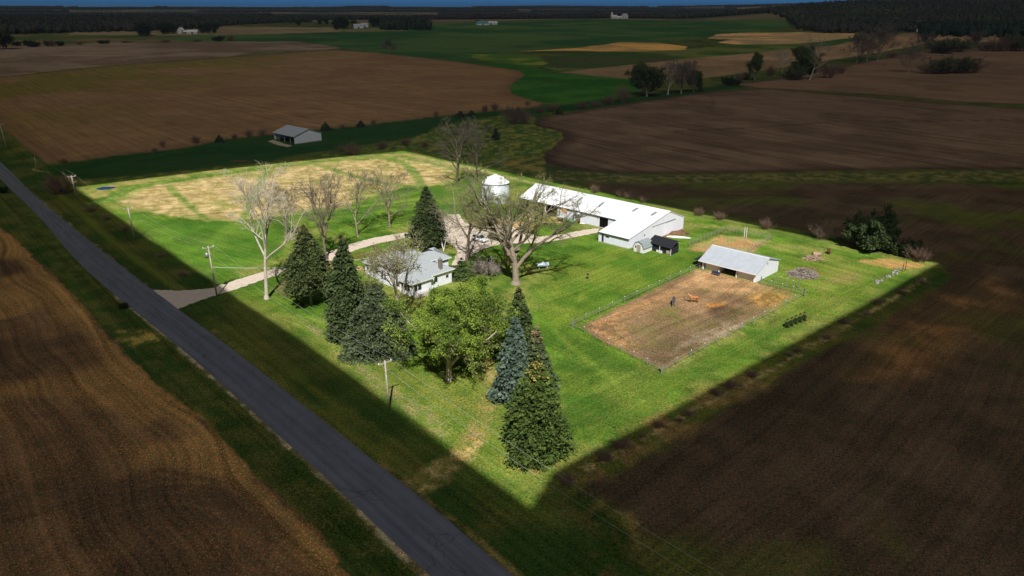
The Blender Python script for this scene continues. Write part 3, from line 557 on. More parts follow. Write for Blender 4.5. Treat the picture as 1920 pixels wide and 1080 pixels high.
def road_mat():
    m, t, b = nodes('asphalt')
    ar = N(t, 'ShaderNodeAttribute'); ar.attribute_name = 'Rows'; sx = N(t, 'ShaderNodeSeparateXYZ'); t.links.new(ar.outputs['Vector'], sx.inputs[0])
    def ns(su, sv, det, sc=1.0, rough=0.6):
        mp = N(t, 'ShaderNodeMapping'); mp.inputs['Scale'].default_value = (su, sv, 0); t.links.new(ar.outputs['Vector'], mp.inputs[0])
        n = N(t, 'ShaderNodeTexNoise'); n.inputs['Scale'].default_value = sc; n.inputs['Detail'].default_value = det; n.inputs['Roughness'].default_value = rough; t.links.new(mp.outputs[0], n.inputs['Vector']); return n.outputs[0]
    def math_(op, a, b_):
        q = N(t, 'ShaderNodeMath', operation=op)
        for k, v in ((0, a), (1, b_)):
            if isinstance(v, (int, float)): q.inputs[k].default_value = v
            else: t.links.new(v, q.inputs[k])
        return q.outputs[0]
    streak_ = math_('MULTIPLY', math_('SUBTRACT', ns(1.3, 0.012, 3), 0.5), 1.0)
    blot = math_('MULTIPLY', math_('SUBTRACT', ns(0.25, 0.12, 7, 1.0, 0.7), 0.5), 0.9)
    fine = math_('MULTIPLY', math_('SUBTRACT', ns(6, 6, 4), 0.5), 0.9)
    # paler wheel paths
    fr = math_('DIVIDE', sx.outputs[0], sx.outputs[2]); wv = math_('COSINE', math_('MULTIPLY', fr, 8 * math.pi), 0.0)
    tracks = math_('MULTIPLY', wv, -0.07)
    # transverse and wandering cracks
    vo = N(t, 'ShaderNodeTexVoronoi', feature='DISTANCE_TO_EDGE'); mp = N(t, 'ShaderNodeMapping'); mp.inputs['Scale'].default_value = (0.16, 0.10, 0)
    wn = N(t, 'ShaderNodeTexNoise'); wn.inputs['Scale'].default_value = 0.6; t.links.new(ar.outputs['Vector'], wn.inputs['Vector'])
    va = N(t, 'ShaderNodeVectorMath', operation='MULTIPLY_ADD'); va.inputs[1].default_value = (3, 3, 0); t.links.new(wn.outputs['Color'], va.inputs[0]); t.links.new(ar.outputs['Vector'], va.inputs[2])
    t.links.new(va.outputs[0], mp.inputs[0]); t.links.new(mp.outputs[0], vo.inputs['Vector']); vo.inputs['Scale'].default_value = 1.0
    crk = N(t, 'ShaderNodeMapRange'); crk.inputs[1].default_value = 0.0; crk.inputs[2].default_value = 0.012; crk.inputs[3].default_value = -0.35; crk.inputs[4].default_value = 0.0; t.links.new(vo.outputs['Distance'], crk.inputs[0])
    tot = math_('ADD', math_('ADD', math_('ADD', streak_, blot), math_('ADD', fine, tracks)), math_('ADD', crk.outputs[0], 1.0))
    vm = N(t, 'ShaderNodeVectorMath', operation='SCALE'); c = SO(45, 46, 50); vm.inputs[0].default_value = tuple(c); t.links.new(tot, vm.inputs['Scale'])
    t.links.new(vm.outputs[0], b.inputs['Base Color']); b.inputs['Roughness'].default_value = 0.9; b.inputs['Specular IOR Level'].default_value = 0.2
    return m
rl = PW([(-160, 215), (-60, 282), (0, 335), (25, 360), (77, 410), (143, 490), (207, 547), (283, 607), (333, 647), (417, 720), (640, 923), (717, 997), (807, 1080)])
rr_ = PW([(-150, 200), (-40, 268), (0, 302), (60, 362), (90, 388), (160, 446), (233, 503), (293, 549), (337, 582), (400, 627), (467, 679), (520, 720), (640, 817), (757, 907), (900, 1020), (957, 1080)])
d0 = Vector((rl[-1][0] - rl[-4][0], rl[-1][1] - rl[-4][1])).normalized()
ext = lambda p, s: (p[0] + d0.x * s, p[1] + d0.y * s)
rl.append(ext(rl[-1], 120)); rr_.append(ext(rr_[-1], 120))
e0 = Vector((-0.72, 0.69)); rl.insert(0, (rl[0][0] + e0.x * 300, rl[0][1] + e0.y * 300)); rr_.insert(0, (rr_[0][0] + e0.x * 300, rr_[0][1] + e0.y * 300))
def smooth(p, it=3):
    p = [Vector(q) for q in p]
    for _ in range(it): p = [p[0]] + [(p[i - 1] + p[i] * 2 + p[i + 1]) / 4 for i in range(1, len(p) - 1)] + [p[-1]]
    return p
RL = smooth(resample(rl, 420), 40); RR = smooth(resample(rr_, 420), 40)
sheet('road', RL, RR, 0.03, road_mat())
def patch(name, poly, z, m, jit=0.15, kind='structure'):
    pts = []
    for a, b in zip(poly, poly[1:] + poly[:1]):
        a = Vector(a); b = Vector(b); n = max(1, int((b - a).length / 0.5))
        for k in range(n):
            q = a.lerp(b, k / n); pts.append((q.x + rnd.uniform(-jit, jit), q.y + rnd.uniform(-jit, jit), z))
    me = bpy.data.meshes.new(name); bm = bmesh.new(); f = bm.faces.new([bm.verts.new(p) for p in pts])
    bmesh.ops.triangulate(bm, faces=[f]); bmesh.ops.recalc_face_normals(bm, faces=bm.faces[:])
    for f in bm.faces:
        if f.normal.z < 0: f.normal_flip()
    bm.to_mesh(me); bm.free(); me.materials.append(m); o = link(bpy.data.objects.new(name, me)); return tag(o, kind=kind)
gravel = mat('pale gravel', SI(236, 218, 198), 0.95, 0.16, 1.2, bump=0.3)
patch('driveway', PW([(283, 543), (338, 545), (395, 541), (440, 526), (500, 508), (560, 490), (620, 471), (652, 459), (700, 446), (760, 436), (800, 434), (822, 418), (842, 402), (862, 402), (870, 416), (900, 424), (958, 424),
    (985, 436), (1010, 444), (1050, 440), (1095, 431), (1122, 428), (1122, 436), (1095, 441), (1050, 450), (1000, 456), (940, 457), (905, 467), (878, 484), (862, 500), (846, 496), (858, 474), (850, 458), (800, 447), (762, 446), (712, 456), (670, 468), (640, 480), (606, 496), (560, 502), (510, 519), (440, 543), (392, 558), (352, 572), (334, 580), (300, 556)]), 0.022, gravel, 0.22)
patch('path', PW([(592, 497), (612, 489), (640, 496), (680, 500), (684, 507), (640, 506), (606, 503)]), 0.034, mat('tan gravel', SI(220, 186, 132), 0.95, 0.15, 1.5), 0.15)
pond = mat('pond water', (0.01, 0.05, 0.18), 0.15, 0.2, 0.5, spec=0.6)
patch('water', PW([(178, 354), (196, 350), (214, 350.5), (218, 352), (205, 355), (190, 356.5)]), 0.02, pond, 0.2)
patch('path', PW([(502, 265), (512, 262), (535, 270), (548, 273), (540, 276), (520, 272)]), 0.03, mat('concrete apron', SI(206, 192, 160), 0.9, 0.2, 0.6), 0.2)
# ------------------------------------------------------------------ vegetation
def tubes(P0, P1, R0, R1, n=4):
    d = P1 - P0; L = np.linalg.norm(d, axis=1, keepdims=True) + 1e-9; d = d / L
    ref = np.where(np.abs(d[:, 2:3]) < 0.9, np.array([[0, 0, 1.0]]), np.array([[1.0, 0, 0]]))
    a = np.cross(d, ref); a /= np.linalg.norm(a, axis=1, keepdims=True) + 1e-9; b = np.cross(d, a)
    th = np.arange(n) * 2 * np.pi / n; c = np.cos(th)[None, :, None]; s = np.sin(th)[None, :, None]
    ring = a[:, None] * c + b[:, None] * s
    V = np.stack([P0[:, None] + ring * R0[:, None, None], P1[:, None] + ring * R1[:, None, None]], 1).reshape(-1, 3)
    N_ = len(P0); base = (np.arange(N_) * 2 * n)[:, None]; i = np.arange(n)[None, :]; j = (i + 1) % n
    Fc = np.stack([base + i, base + j, base + n + j, base + n + i], -1).reshape(-1, 4)
    return V, Fc
def leaves(C, rng, size, flat=0.0, elong=1.0, out=None):
    n = len(C); d = rng.normal(size=(n, 3)); d[:, 2] *= (1 - flat)
    if out is not None: d = d * 0.6 + out
    d /= np.linalg.norm(d, axis=1, keepdims=True) + 1e-9
    q = rng.normal(size=(n, 3)); q[:, 2] *= (1 - flat); b = np.cross(d, q); b = np.cross(b, d) if flat > 0.5 else b
    b /= np.linalg.norm(b, axis=1, keepdims=True) + 1e-9
    s = size * rng.uniform(0.6, 1.3, (n, 1)); d = d * s * elong; b = b * s * 0.6
    V = np.stack([C - d, C + b, C + d, C - b], 1).reshape(-1, 3)
    return V, (np.arange(n)[:, None] * 4 + np.arange(4)[None, :])
def join(parts):
    V = []; Fc = []; Cc = []; o = 0
    for v, f, c in parts:
        V.append(v); Fc.append(f + o); o += len(v)
        Cc.append(np.broadcast_to(c, (len(v), 3)) if np.ndim(c) == 1 else c)
    return np.vstack(V), np.vstack(Fc), np.vstack(Cc)
def curve(rng, S0, D0, L, K, wob, up):
    pts = [S0]; D = D0.copy(); p = S0.copy()
    for k in range(K):
        D = D + rng.normal(size=D.shape) * wob; D[:, 2] += up; D /= np.linalg.norm(D, axis=1, keepdims=True)
        p = p + D * (L / K)[:, None]; pts.append(p)
    return np.stack(pts, 1)
def spawn(rng, pts, L, Rr, nper, t0, t1, a0, a1, lr, rr, taper=0.6):
    """children along each branch"""
    Nb, K1, _ = pts.shape; K = K1 - 1; idx = np.repeat(np.arange(Nb), nper)
    t = rng.uniform(t0, t1, len(idx)); f = t * K; i = np.minimum(f.astype(int), K - 1); u = (f - i)[:, None]
    s = pts[idx, i] * (1 - u) + pts[idx, i + 1] * u; d = pts[idx, i + 1] - pts[idx, i]; d /= np.linalg.norm(d, axis=1, keepdims=True) + 1e-9
    q = rng.normal(size=d.shape); q -= (q * d).sum(1, keepdims=True) * d; q /= np.linalg.norm(q, axis=1, keepdims=True) + 1e-9
    a = np.radians(rng.uniform(a0, a1, len(idx)))[:, None]; dd = d * np.cos(a) + q * np.sin(a)
    l = L[idx] * lr * rng.uniform(0.7, 1.25, len(idx)) * (1.15 - 0.6 * t); r = Rr[idx] * (1 - taper * t) * rr
    return s, dd, l, r
def seg(pts, Rr, taper=0.6, n=4):
    K = pts.shape[1] - 1; P0 = pts[:, :-1].reshape(-1, 3); P1 = pts[:, 1:].reshape(-1, 3)
    k = np.arange(K); R0 = (Rr[:, None] * (1 - taper * k / K)).ravel(); R1 = (Rr[:, None] * (1 - taper * (k + 1) / K)).ravel()
    return tubes(P0, P1, R0, R1, n)
def broadleaf(name, label, cat, loc, H, W, seed, tr=0.3, fork=0.3, limbs=8, dens=1.0, bark='bark', twigc=(0.16, 0.13, 0.10), leafc=None, leafc2=None, leafn=0, leafs=0.16, up=0.05, lean=(0, 0), angle=(20, 55), group=None, twigr=0.022, bole=1, wob=0.12, levels=4, lv=0.8):
    rng = np.random.default_rng(seed)
    t = thing(name, label, cat, loc, 0, group)
    S0 = np.zeros((bole, 3)); S0[:, 0] = rng.normal(size=bole) * tr * (bole > 1); S0[:, 2] = -0.1
    D0 = np.zeros((bole, 3)); D0[:, 2] = 1; D0[:, 0] = lean[0]; D0[:, 1] = lean[1]
    if bole > 1: D0[:, :2] += rng.normal(size=(bole, 2)) * 0.22
    L0 = np.full(bole, H * 0.78); R0 = np.full(bole, tr)
    p0 = curve(rng, S0, D0, L0, 8, 0.05, 0.05)
    parts_t = [(*seg(p0, R0, 0.8, 8), np.array([1., 1, 1]))]
    # flare at the foot
    parts_t.append((*tubes(S0, S0 + np.array([[0, 0, 0.9]]), R0 * 1.5, R0 * 0.98, 8), np.array([1., 1, 1])))
    # limbs: long low ones, shorter towards the top
    n1 = limbs; idx = np.tile(np.arange(bole), n1); tt = fork + (0.98 - fork) * (np.repeat(np.arange(n1), bole) + rng.uniform(0, 0.8, n1 * bole)) / n1
    f = tt * 8; i = np.minimum(f.astype(int), 7); u = (f - i)[:, None]; s1 = p0[idx, i] * (1 - u) + p0[idx, i + 1] * u
    az = np.arange(n1 * bole) * 2.4 + rng.uniform(-0.5, 0.5, n1 * bole); an = np.radians(rng.uniform(angle[0], angle[1], n1 * bole) * (1.15 - 0.5 * (tt - fork)))
    d1 = np.stack([np.cos(az) * np.sin(an), np.sin(az) * np.sin(an), np.cos(an)], 1)
    l1 = W * 0.5 / np.maximum(np.sin(an), 0.5) * rng.uniform(lv, 1.1, len(tt)) * (1.0 - 0.45 * np.clip((tt - 0.55) / 0.45, 0, 1))
    l1 = np.minimum(l1, (H * 1.0 - s1[:, 2]) / np.maximum(np.cos(an), 0.3))
    r1 = tr * (0.58 - 0.35 * tt) * np.sqrt(l1 / (W * 0.5))
    p1 = curve(rng, s1, d1, l1, 6, wob, up); parts_t.append((*seg(p1, r1, 0.75, 6), np.array([1., 1, 1])))
    s, d, l, r = spawn(rng, p1, l1, r1, int(6 * dens), 0.2, 1.0, 25, 60, 0.5, 0.55); p2 = curve(rng, s, d, l, 4, wob * 1.3, up)
    (parts_t if levels > 3 else []).append(None) if False else None
    Vt, Ft, Ct = join(parts_t); mk('trunk', Vt, Ft, M[bark], t, smooth=True)
    tw = np.array(twigc); parts = [(*seg(p2, np.maximum(r, twigr * 1.6), 0.6, 4), tw)]
    s, d, l, r = spawn(rng, p2, l, r, int(6 * dens), 0.15, 1.0, 25, 60, 0.55, 0.55); p3 = curve(rng, s, d, l, 3, wob * 1.5, up)
    parts.append((*seg(p3, np.maximum(r, twigr), 0.5, 3), tw * 1.05)); last = p3; ll = l
    if levels > 3:
        s, d, l, r = spawn(rng, p3, l, r, int(5 * dens), 0.1, 1.0, 20, 60, 0.6, 0.6); p4 = curve(rng, s, d, l, 2, wob * 1.5, up)
        parts.append((*seg(p4, np.maximum(r * 0, twigr * 0.7), 0.5, 3), tw * 1.1)); last = p4; ll = l
    if leafn:
        pts = last.reshape(-1, 3); C = np.repeat(pts, leafn, 0); C = C + rng.normal(size=C.shape) * leafs * 1.6
        V, Fl = leaves(C, rng, leafs); k = rng.uniform(0, 1, (len(C), 1)); cl = fbm(C[:, 0] + C[:, 2] * 0.7, C[:, 1] - C[:, 2] * 0.4, 2.2, 2, seed)[:, None]
        k = np.clip(0.5 * k + ss(0.35, 0.65, cl) * 0.6, 0, 1); cc = np.array(leafc) * (1 - k) + np.array(leafc2) * k
        parts.append((V, Fl, np.repeat(cc, 4, 0)))
    V, Fc, Cc = join(parts); mk('crown', V, Fc, M['leaf'] if leafn else M['twig'], t, Cc)
    return t
def conifer(label, loc, H, W, seed, c1=(0.018, 0.035, 0.012), c2=(0.12, 0.165, 0.055), tip=None, base=0.06, full=0.5, n=1.0, name='spruce_tree', group=None, droop=0.35, bark='bark', tr=0.28, size=0.40, cone=0.0, irr=0.32):
    rng = np.random.default_rng(seed); t = thing(name, label, 'tree', loc, rng.uniform(0, 6.28), group)
    MB().tube((0, 0, -0.1), (0, 0, H * 0.93), tr, 0.04, 8).build('trunk', M[bark], t, True)
    parts = []; W2 = W / 2
    nb = int(np.clip(math.pi * W2 * math.hypot(H, W2) / 0.34, 70, 620) * min(n, 1.25) ** 0.5)
    tz = 1 - (1 - (np.arange(nb) + rng.uniform(0, 1, nb)) / nb) ** 0.62; lev = np.round(tz * H / 0.95) * 0.95 / H; tz = np.clip(tz * 0.45 + lev * 0.55, 0, 1); az = np.arange(nb) * 2.39996 + rng.normal(size=nb) * 0.25
    z = H * (base + (0.97 - base) * tz)
    lump = 1 + irr * np.sin(az * 3 + seed) * np.cos(tz * 9 + seed) + rng.normal(size=nb) * (0.07 + irr * 0.35)
    rad = W2 * (1 - tz ** (1.0 + full)) * (0.62 + 0.38 * np.minimum(tz / 0.12, 1)) * lump + 0.10
    bright = np.clip(rng.normal(0.45, 0.25, nb), 0, 1)
    for ns, f0, sg, sz_, dim in ((32, 0.84, 1.0, 0.55, 0.0), (10, 0.5, 1.6, 0.7, 0.35)):  # inner sprays get a darker colour, painting shade inside the crown
        e1 = rng.normal(size=(nb, ns)) * np.clip(rad * 0.16, 0.08, 0.42)[:, None] * sg; lat = rng.normal(size=(nb, ns)) * np.clip(rad * 0.2, 0.10, 0.36)[:, None]
        rr2 = np.maximum(rad[:, None] * f0 + e1, 0.02)
        zz = z[:, None] - droop * rr2 * 0.75 + rng.normal(size=(nb, ns)) * 0.09 - 0.55 * np.abs(lat) * 0.6 - 0.25 * np.maximum(e1, 0)
        ca, sa = np.cos(az)[:, None], np.sin(az)[:, None]
        C = np.stack([rr2 * ca - lat * sa, rr2 * sa + lat * ca, np.maximum(zz, 0.12)], -1).reshape(-1, 3)
        outw = np.stack([np.broadcast_to(ca, lat.shape), np.broadcast_to(sa, lat.shape), np.full(lat.shape, -0.1)], -1).reshape(-1, 3)
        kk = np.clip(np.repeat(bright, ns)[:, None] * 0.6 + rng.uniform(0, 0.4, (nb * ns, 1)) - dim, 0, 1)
        V, Fl = leaves(C, rng, size * sz_, 0.5, 1.1, outw)
        cc = np.array(c1) * (1 - kk) + np.array(c2) * kk
        if tip is not None and cone:
            m_ = (rng.uniform(size=(len(cc), 1)) < cone * ss(0.72, 0.97, C[:, 2:3] / H)); cc = np.where(m_, np.array(tip), cc)
        parts.append((V, Fl, np.repeat(cc, 4, 0)))
    # boughs carrying the sprays
    S0 = np.stack([0 * az, 0 * az, z], 1); E = np.stack([rad * np.cos(az) * 0.85, rad * np.sin(az) * 0.85, np.maximum(z + 0.0 - droop * rad * 0.7, 0.2)], 1)
    V, Fl = tubes(S0, E, np.full(nb, 0.04), np.full(nb, 0.015), 3); parts.append((V, Fl, np.array((0.05, 0.04, 0.03))))
    V, Fc, Cc = join(parts); mk('crown', V, Fc, M['needle'], t, Cc)
    return t
def shrub_mesh(seed, H, W, twigc, leafc=None, leafn=0, leafs=0.14, n=40):
    rng = np.random.default_rng(seed); S0 = np.zeros((n, 3)); S0[:, :2] = rng.normal(size=(n, 2)) * W * 0.12
    az = rng.uniform(0, 6.28, n); an = np.radians(rng.uniform(5, 60, n)); D = np.stack([np.cos(az) * np.sin(an), np.sin(az) * np.sin(an), np.cos(an)], 1)
    L = np.minimum(H * rng.uniform(0.6, 1.0, n) / np.maximum(np.cos(an), 0.5), W * 0.6 / np.maximum(np.sin(an), 0.3)); p = curve(rng, S0, D, L, 4, 0.12, 0.05); r = np.full(n, 0.035)
    tw = np.array(twigc); parts = [(*seg(p, r, 0.6, 3), tw)]
    s, d, l, r = spawn(rng, p, L, r, 7, 0.2, 1.0, 15, 50, 0.45, 0.6); p2 = curve(rng, s, d, l, 3, 0.15, 0.05); parts.append((*seg(p2, np.maximum(r, 0.02), 0.5, 3), tw * 1.1))
    s, d, l, r = spawn(rng, p2, l, r, 5, 0.1, 1.0, 20, 60, 0.55, 0.6); p3 = curve(rng, s, d, l, 2, 0.15, 0.05); parts.append((*seg(p3, np.full(len(l), 0.014), 0.5, 3), tw * 1.2))
    if leafn:
        C = np.repeat(p3.reshape(-1, 3), leafn, 0); C = C + rng.normal(size=C.shape) * leafs; V, Fl = leaves(C, rng, leafs)
        k = rng.uniform(0.6, 1.3, (len(C), 1)); parts.append((V, Fl, np.repeat(np.array(leafc) * k, 4, 0)))
    return join(parts)
def set_thing_mesh(o, loc, s, rz): o.location = loc; o.scale = s; o.rotation_euler = (0, 0, rz)
YG1, YG2 = (0.08, 0.16, 0.02), (0.32, 0.43, 0.06)
BUD1, BUD2 = (0.20, 0.23, 0.06), (0.34, 0.36, 0.12)
def at(px, py): return P3(px, py)
def tree_px(kind, bx, by, ty, wpx, **kw):
    H = height_at(bx, by, ty); X, Y = P(bx, by); dist = math.hypot(Y * CP + 20, X) ; Wm = wpx / F * (Y * CP + (CAM_H) * SP)
    return H, Wm
def bl(label, bx, by, ty, wpx, seed, name='bare_tree', **kw):
    H, Wm = tree_px('b', bx, by, ty, wpx)
    if by < 200: kw['limbs'] = int(kw.get('limbs', 8) * 1.7); kw['dens'] = kw.get('dens', 1) * 1.25; Wm *= 1.25
    if by < 200 and kw.get('leafn'): kw['leafs'] *= 1.3
    return broadleaf(name, label, 'tree', at(bx, by), H, Wm * 1.18, seed, **kw)
def cf(label, bx, by, ty, wpx, seed, **kw):
    H, Wm = tree_px('c', bx, by, ty, wpx); return conifer(label, at(bx, by), H, Wm, seed, **kw)
# the farmstead's trees
bl('tall bare tree with pale cream bark beside the driveway entrance', 500, 560, 338, 140, 11, tr=0.42, fork=0.40, limbs=10, dens=1.0, bark='palebark', twigc=(0.50, 0.44, 0.34), angle=(18, 50), twigr=0.028, up=0.05)
bl('slender grey bare tree behind the pale barked tree', 537, 452, 352, 62, 12, tr=0.2, fork=0.3, limbs=11, dens=1.0, twigc=(0.16, 0.14, 0.11), angle=(15, 40))
bl('dark bare tree standing where the drive splits behind the big spruce', 613, 486, 342, 95, 13, tr=0.34, fork=0.28, limbs=13, dens=1.05, bark='oakbark', twigc=(0.16, 0.135, 0.115), angle=(20, 50))
bl('grey bare tree on the lawn above the curve of the drive', 671, 444, 335, 85, 14, tr=0.26, fork=0.28, limbs=11, dens=1.0, twigc=(0.17, 0.15, 0.11), angle=(20, 50))
bl('bare tree with a brown trunk alone on the back lawn', 731, 425, 322, 95, 15, tr=0.3, fork=0.22, limbs=12, dens=1.0, twigc=(0.17, 0.155, 0.10), angle=(22, 60))
bl('spreading bare oak with budding twigs beside the white car', 876, 490, 358, 150, 16, name='oak_tree', tr=0.45, fork=0.3, limbs=8, dens=0.86, twigr=0.016, twigc=(0.24, 0.20, 0.14), leafc=BUD1, leafc2=BUD2, leafn=1, leafs=0.09, angle=(20, 62))
bl('largest budding oak with a forked trunk and long shadow on the lawn', 967, 532, 362, 215, 17, name='oak_tree', tr=0.8, fork=0.2, limbs=16, dens=1.2, bole=1, twigc=(0.22, 0.19, 0.13), leafc=BUD1, leafc2=BUD2, leafn=2, leafs=0.085, angle=(22, 66), wob=0.17, up=0.03, bark='bark', twigr=0.015)
bl('low spreading budding tree in front of the white house', 745, 628, 468, 138, 18, name='budding_tree', tr=0.36, fork=0.5, limbs=11, dens=1.0, twigc=(0.30, 0.25, 0.17), leafc=(0.22, 0.22, 0.08), leafc2=(0.42, 0.42, 0.20), leafn=1, leafs=0.12, angle=(25, 66), wob=0.18, up=0.04, twigr=0.016)
bl('bare tree darkened for shade on the back boundary left of the grain bin', 857, 345, 236, 75, 19, tr=0.4, fork=0.2, limbs=10, twigc=(0.07, 0.06, 0.045), bark='darkbark', angle=(18, 50))  # this tree and the next: shade put into bark and twig colour
bl('bare tree darkened for shade on the back boundary just behind the grain bin', 893, 340, 240, 70, 20, tr=0.32, fork=0.2, limbs=10, twigc=(0.07, 0.06, 0.045), bark='darkbark', angle=(18, 50))
bl('thin bare sapling close to the left side of the grain bin', 889, 388, 330, 34, 21, name='sapling', tr=0.12, fork=0.2, limbs=7, dens=0.7, twigc=(0.20, 0.17, 0.13), angle=(15, 40), levels=3)
bl('white barked birch clump behind the house', 833, 470, 400, 55, 22, name='birch_tree', tr=0.13, fork=0.4, limbs=6, bole=3, dens=0.8, bark='birch', twigc=(0.28, 0.22, 0.17), angle=(15, 45))
bl('big bright green leafy tree on the front lawn', 842, 712, 558, 168, 23, name='leafy_tree', tr=0.5, fork=0.22, limbs=22, lv=0.5, dens=1.2, bark='palebark', twigc=(0.22, 0.18, 0.12), leafc=YG1, leafc2=YG2, leafn=3, leafs=0.14, angle=(25, 80), wob=0.16, up=0.03)
bl('bright green leafy tree between the house and the conifer row', 904, 648, 528, 84, 24, name='leafy_tree', tr=0.4, fork=0.25, limbs=15, lv=0.4, dens=1.2, twigc=(0.22, 0.18, 0.12), leafc=YG1, leafc2=YG2, leafn=3, leafs=0.16, angle=(25, 70), wob=0.16, up=0.03)
cf('pointed dark spruce standing alone by the driveway', 584, 572, 416, 90, 31, base=0.27, c2=(0.13, 0.16, 0.05), n=1.3, tip=(0.22, 0.15, 0.06), cone=0.35)
cf('tall dark spruce left of the house', 656, 632, 436, 80, 32, base=0.05, n=1.5, full=0.7, c2=(0.12, 0.16, 0.055))
cf('broad grey green spruce drooping below the house', 710, 655, 528, 122, 33, base=0.04, n=1.5, full=1.2, droop=0.5, c1=(0.025, 0.04, 0.02), c2=(0.15, 0.185, 0.085), irr=0.25)
cf('spruce beside the drive behind the house', 803, 467, 344, 60, 34, base=0.18, n=1.2, full=0.6, c2=(0.10, 0.13, 0.04))
cf('small young spruce at the back corner of the house', 866, 522, 484, 42, 35, base=0.04, n=0.8, full=0.8, c1=(0.05, 0.08, 0.02), c2=(0.12, 0.17, 0.05))
cf('farthest spruce of the row beside the horse pasture lawn', 972, 668, 534, 72, 36, base=0.03, n=1.4, full=0.5, c1=(0.02, 0.04, 0.012), c2=(0.13, 0.175, 0.05), tip=(0.34, 0.20, 0.08), cone=0.2)
cf('bluish spruce on the road side of the conifer row', 966, 750, 586, 76, 37, base=0.03, n=1.7, full=0.6, c1=(0.03, 0.055, 0.035), c2=(0.19, 0.26, 0.19), name='blue_spruce')
cf('spruce with rusty brown cones at its top in the conifer row', 1004, 752, 608, 66, 38, base=0.03, n=1.4, full=0.6, c1=(0.025, 0.04, 0.015), c2=(0.15, 0.19, 0.08), tip=(0.40, 0.24, 0.13), cone=0.7)
cf('largest and nearest dark green spruce at the tip of the lawn', 1005, 850, 664, 108, 39, base=0.02, n=2.8, full=1.5, c1=(0.015, 0.035, 0.008), c2=(0.14, 0.20, 0.04), tip=(0.42, 0.30, 0.08), cone=0.35, size=0.36, tr=0.35)
# shrubs
def shrub(name, label, cat, px, py, ty, wpx, tpl, group=None, m='twig'):
    H, Wm = tree_px('s', px, py, ty, wpx)
    bb = SHR[tpl]['ext']; o = SHR[tpl].copy(); del o['ext']; scene.collection.objects.link(o); o.name = name; o.location = at(px, py)
    if group and 'right boundary' in group: H *= 0.6
    o.scale = (Wm / bb[0], Wm / bb[0], H / bb[1]); o.rotation_euler = (0, 0, rnd.uniform(0, 6.28))
    tag(o, label, cat, group); return o
SHR = {}
for k, (sd, tc_, lc, ln, mm) in dict(brown=(51, (0.17, 0.11, 0.08), None, 0, 'twig'), grey=(52, (0.34, 0.29, 0.25), None, 0, 'twig'), green=(53, (0.13, 0.11, 0.07), (0.12, 0.14, 0.06), 1, 'leaf'), dark=(54, (0.05, 0.05, 0.03), (0.045, 0.075, 0.03), 5, 'leaf'), brown2=(55, (0.20, 0.14, 0.10), None, 0, 'twig'), dense=(56, (0.05, 0.05, 0.03), (0.07, 0.10, 0.035), 12, 'leaf')).items():
    V, Fc, Cc = shrub_mesh(sd, 3.2, 4.0, tc_, lc, ln)
    o = mk('shrub', V, Fc, M[mm], None, Cc); scene.collection.objects.unlink(o); SHR[k] = o; o['ext'] = [float(np.percentile(V[:, 0], 98) - np.percentile(V[:, 0], 2)), float(np.percentile(V[:, 2], 99))]
shrub('shrub', 'purplish grey bare shrub clump at the back corner of the house', 'shrub', 905, 515, 485, 62, 'grey')
shrub('shrub', 'large round dark green bush behind the back boundary at the right', 'bush', 1632, 468, 404, 62, 'dense')
shrub('shrub', 'bare brown bush touching the left of the large round dark bush', 'bush', 1598, 460, 424, 40, 'brown')
shrub('shrub', 'bare brown bush on the back boundary left of the large dark bush', 'bush', 1540, 448, 414, 36, 'brown2')
shrub('shrub', 'dark green bush near the right corner of the property', 'bush', 1705, 482, 450, 32, 'dark')
shrub('shrub', 'bare brown bush at the right corner of the property', 'bush', 1724, 490, 455, 44, 'brown')
shrub('shrub', 'large reddish brown thicket at the left corner beside the road', 'thicket', 116, 362, 326, 60, 'brown')
shrub('shrub', 'broad bare brown thicket at the tip of the right tilled field', 'thicket', 964, 232, 196, 46, 'brown')
shrub('shrub', 'bare shrub right of the broad thicket beside the tilled field', 'shrub', 985, 233, 204, 30, 'brown2')
ge = 'low evergreens along the field edge'
for (x, y, ty, wd), lb in zip([(611, 244, 229, 15), (677, 238, 226, 12), (412, 266, 253, 11), (863, 219, 208, 15), (884, 218, 206, 11), (1048, 214, 203, 14), (930, 262, 238, 11), (1314, 172, 162, 8)],
    ['small dark evergreen just right of the far grey shed', 'small dark evergreen on the field edge between the far shed and the thicket', 'small dark evergreen on the field edge left of the far grey shed', 'rounded dark evergreen in a pair on the field edge', 'pointed dark evergreen in a pair on the field edge', 'dark evergreen at the corner of the right tilled field', 'lone dark evergreen in the rough meadow', 'small dark evergreen right of the big bare creek trees']):
    H, Wm = tree_px('c', x, y, ty, wd)
    conifer(lb, at(x, y), H, Wm * 1.15, 60 + x % 17, name='evergreen_tree', n=0.4, full=1.6, base=0.0, c1=(0.03, 0.05, 0.02), c2=(0.06, 0.09, 0.035), group=ge, size=0.6)
for x, y, ty, wd in [(368, 268, 254, 14), (306, 276, 262, 10), (440, 262, 250, 9), (467, 258, 242, 12), (493, 256, 240, 14), (120, 306, 296, 12), (290, 286, 276, 10), (642, 242, 232, 9), (700, 236, 222, 8), (817, 221, 206, 9), (909, 210, 196, 10), (928, 207, 192, 12), (990, 198, 188, 9), (1012, 212, 198, 15), (1038, 208, 194, 14), (1090, 204, 190, 18), (1120, 200, 188, 14), (1140, 196, 178, 14), (1169, 192, 158, 18)]:
    shrub('shrub', 'leafless brown shrub on the edge of the far tilled field', 'shrub', x, y, ty, wd * 1.4, rnd.choice(['brown', 'brown2']), 'bare shrubs along the field edge')
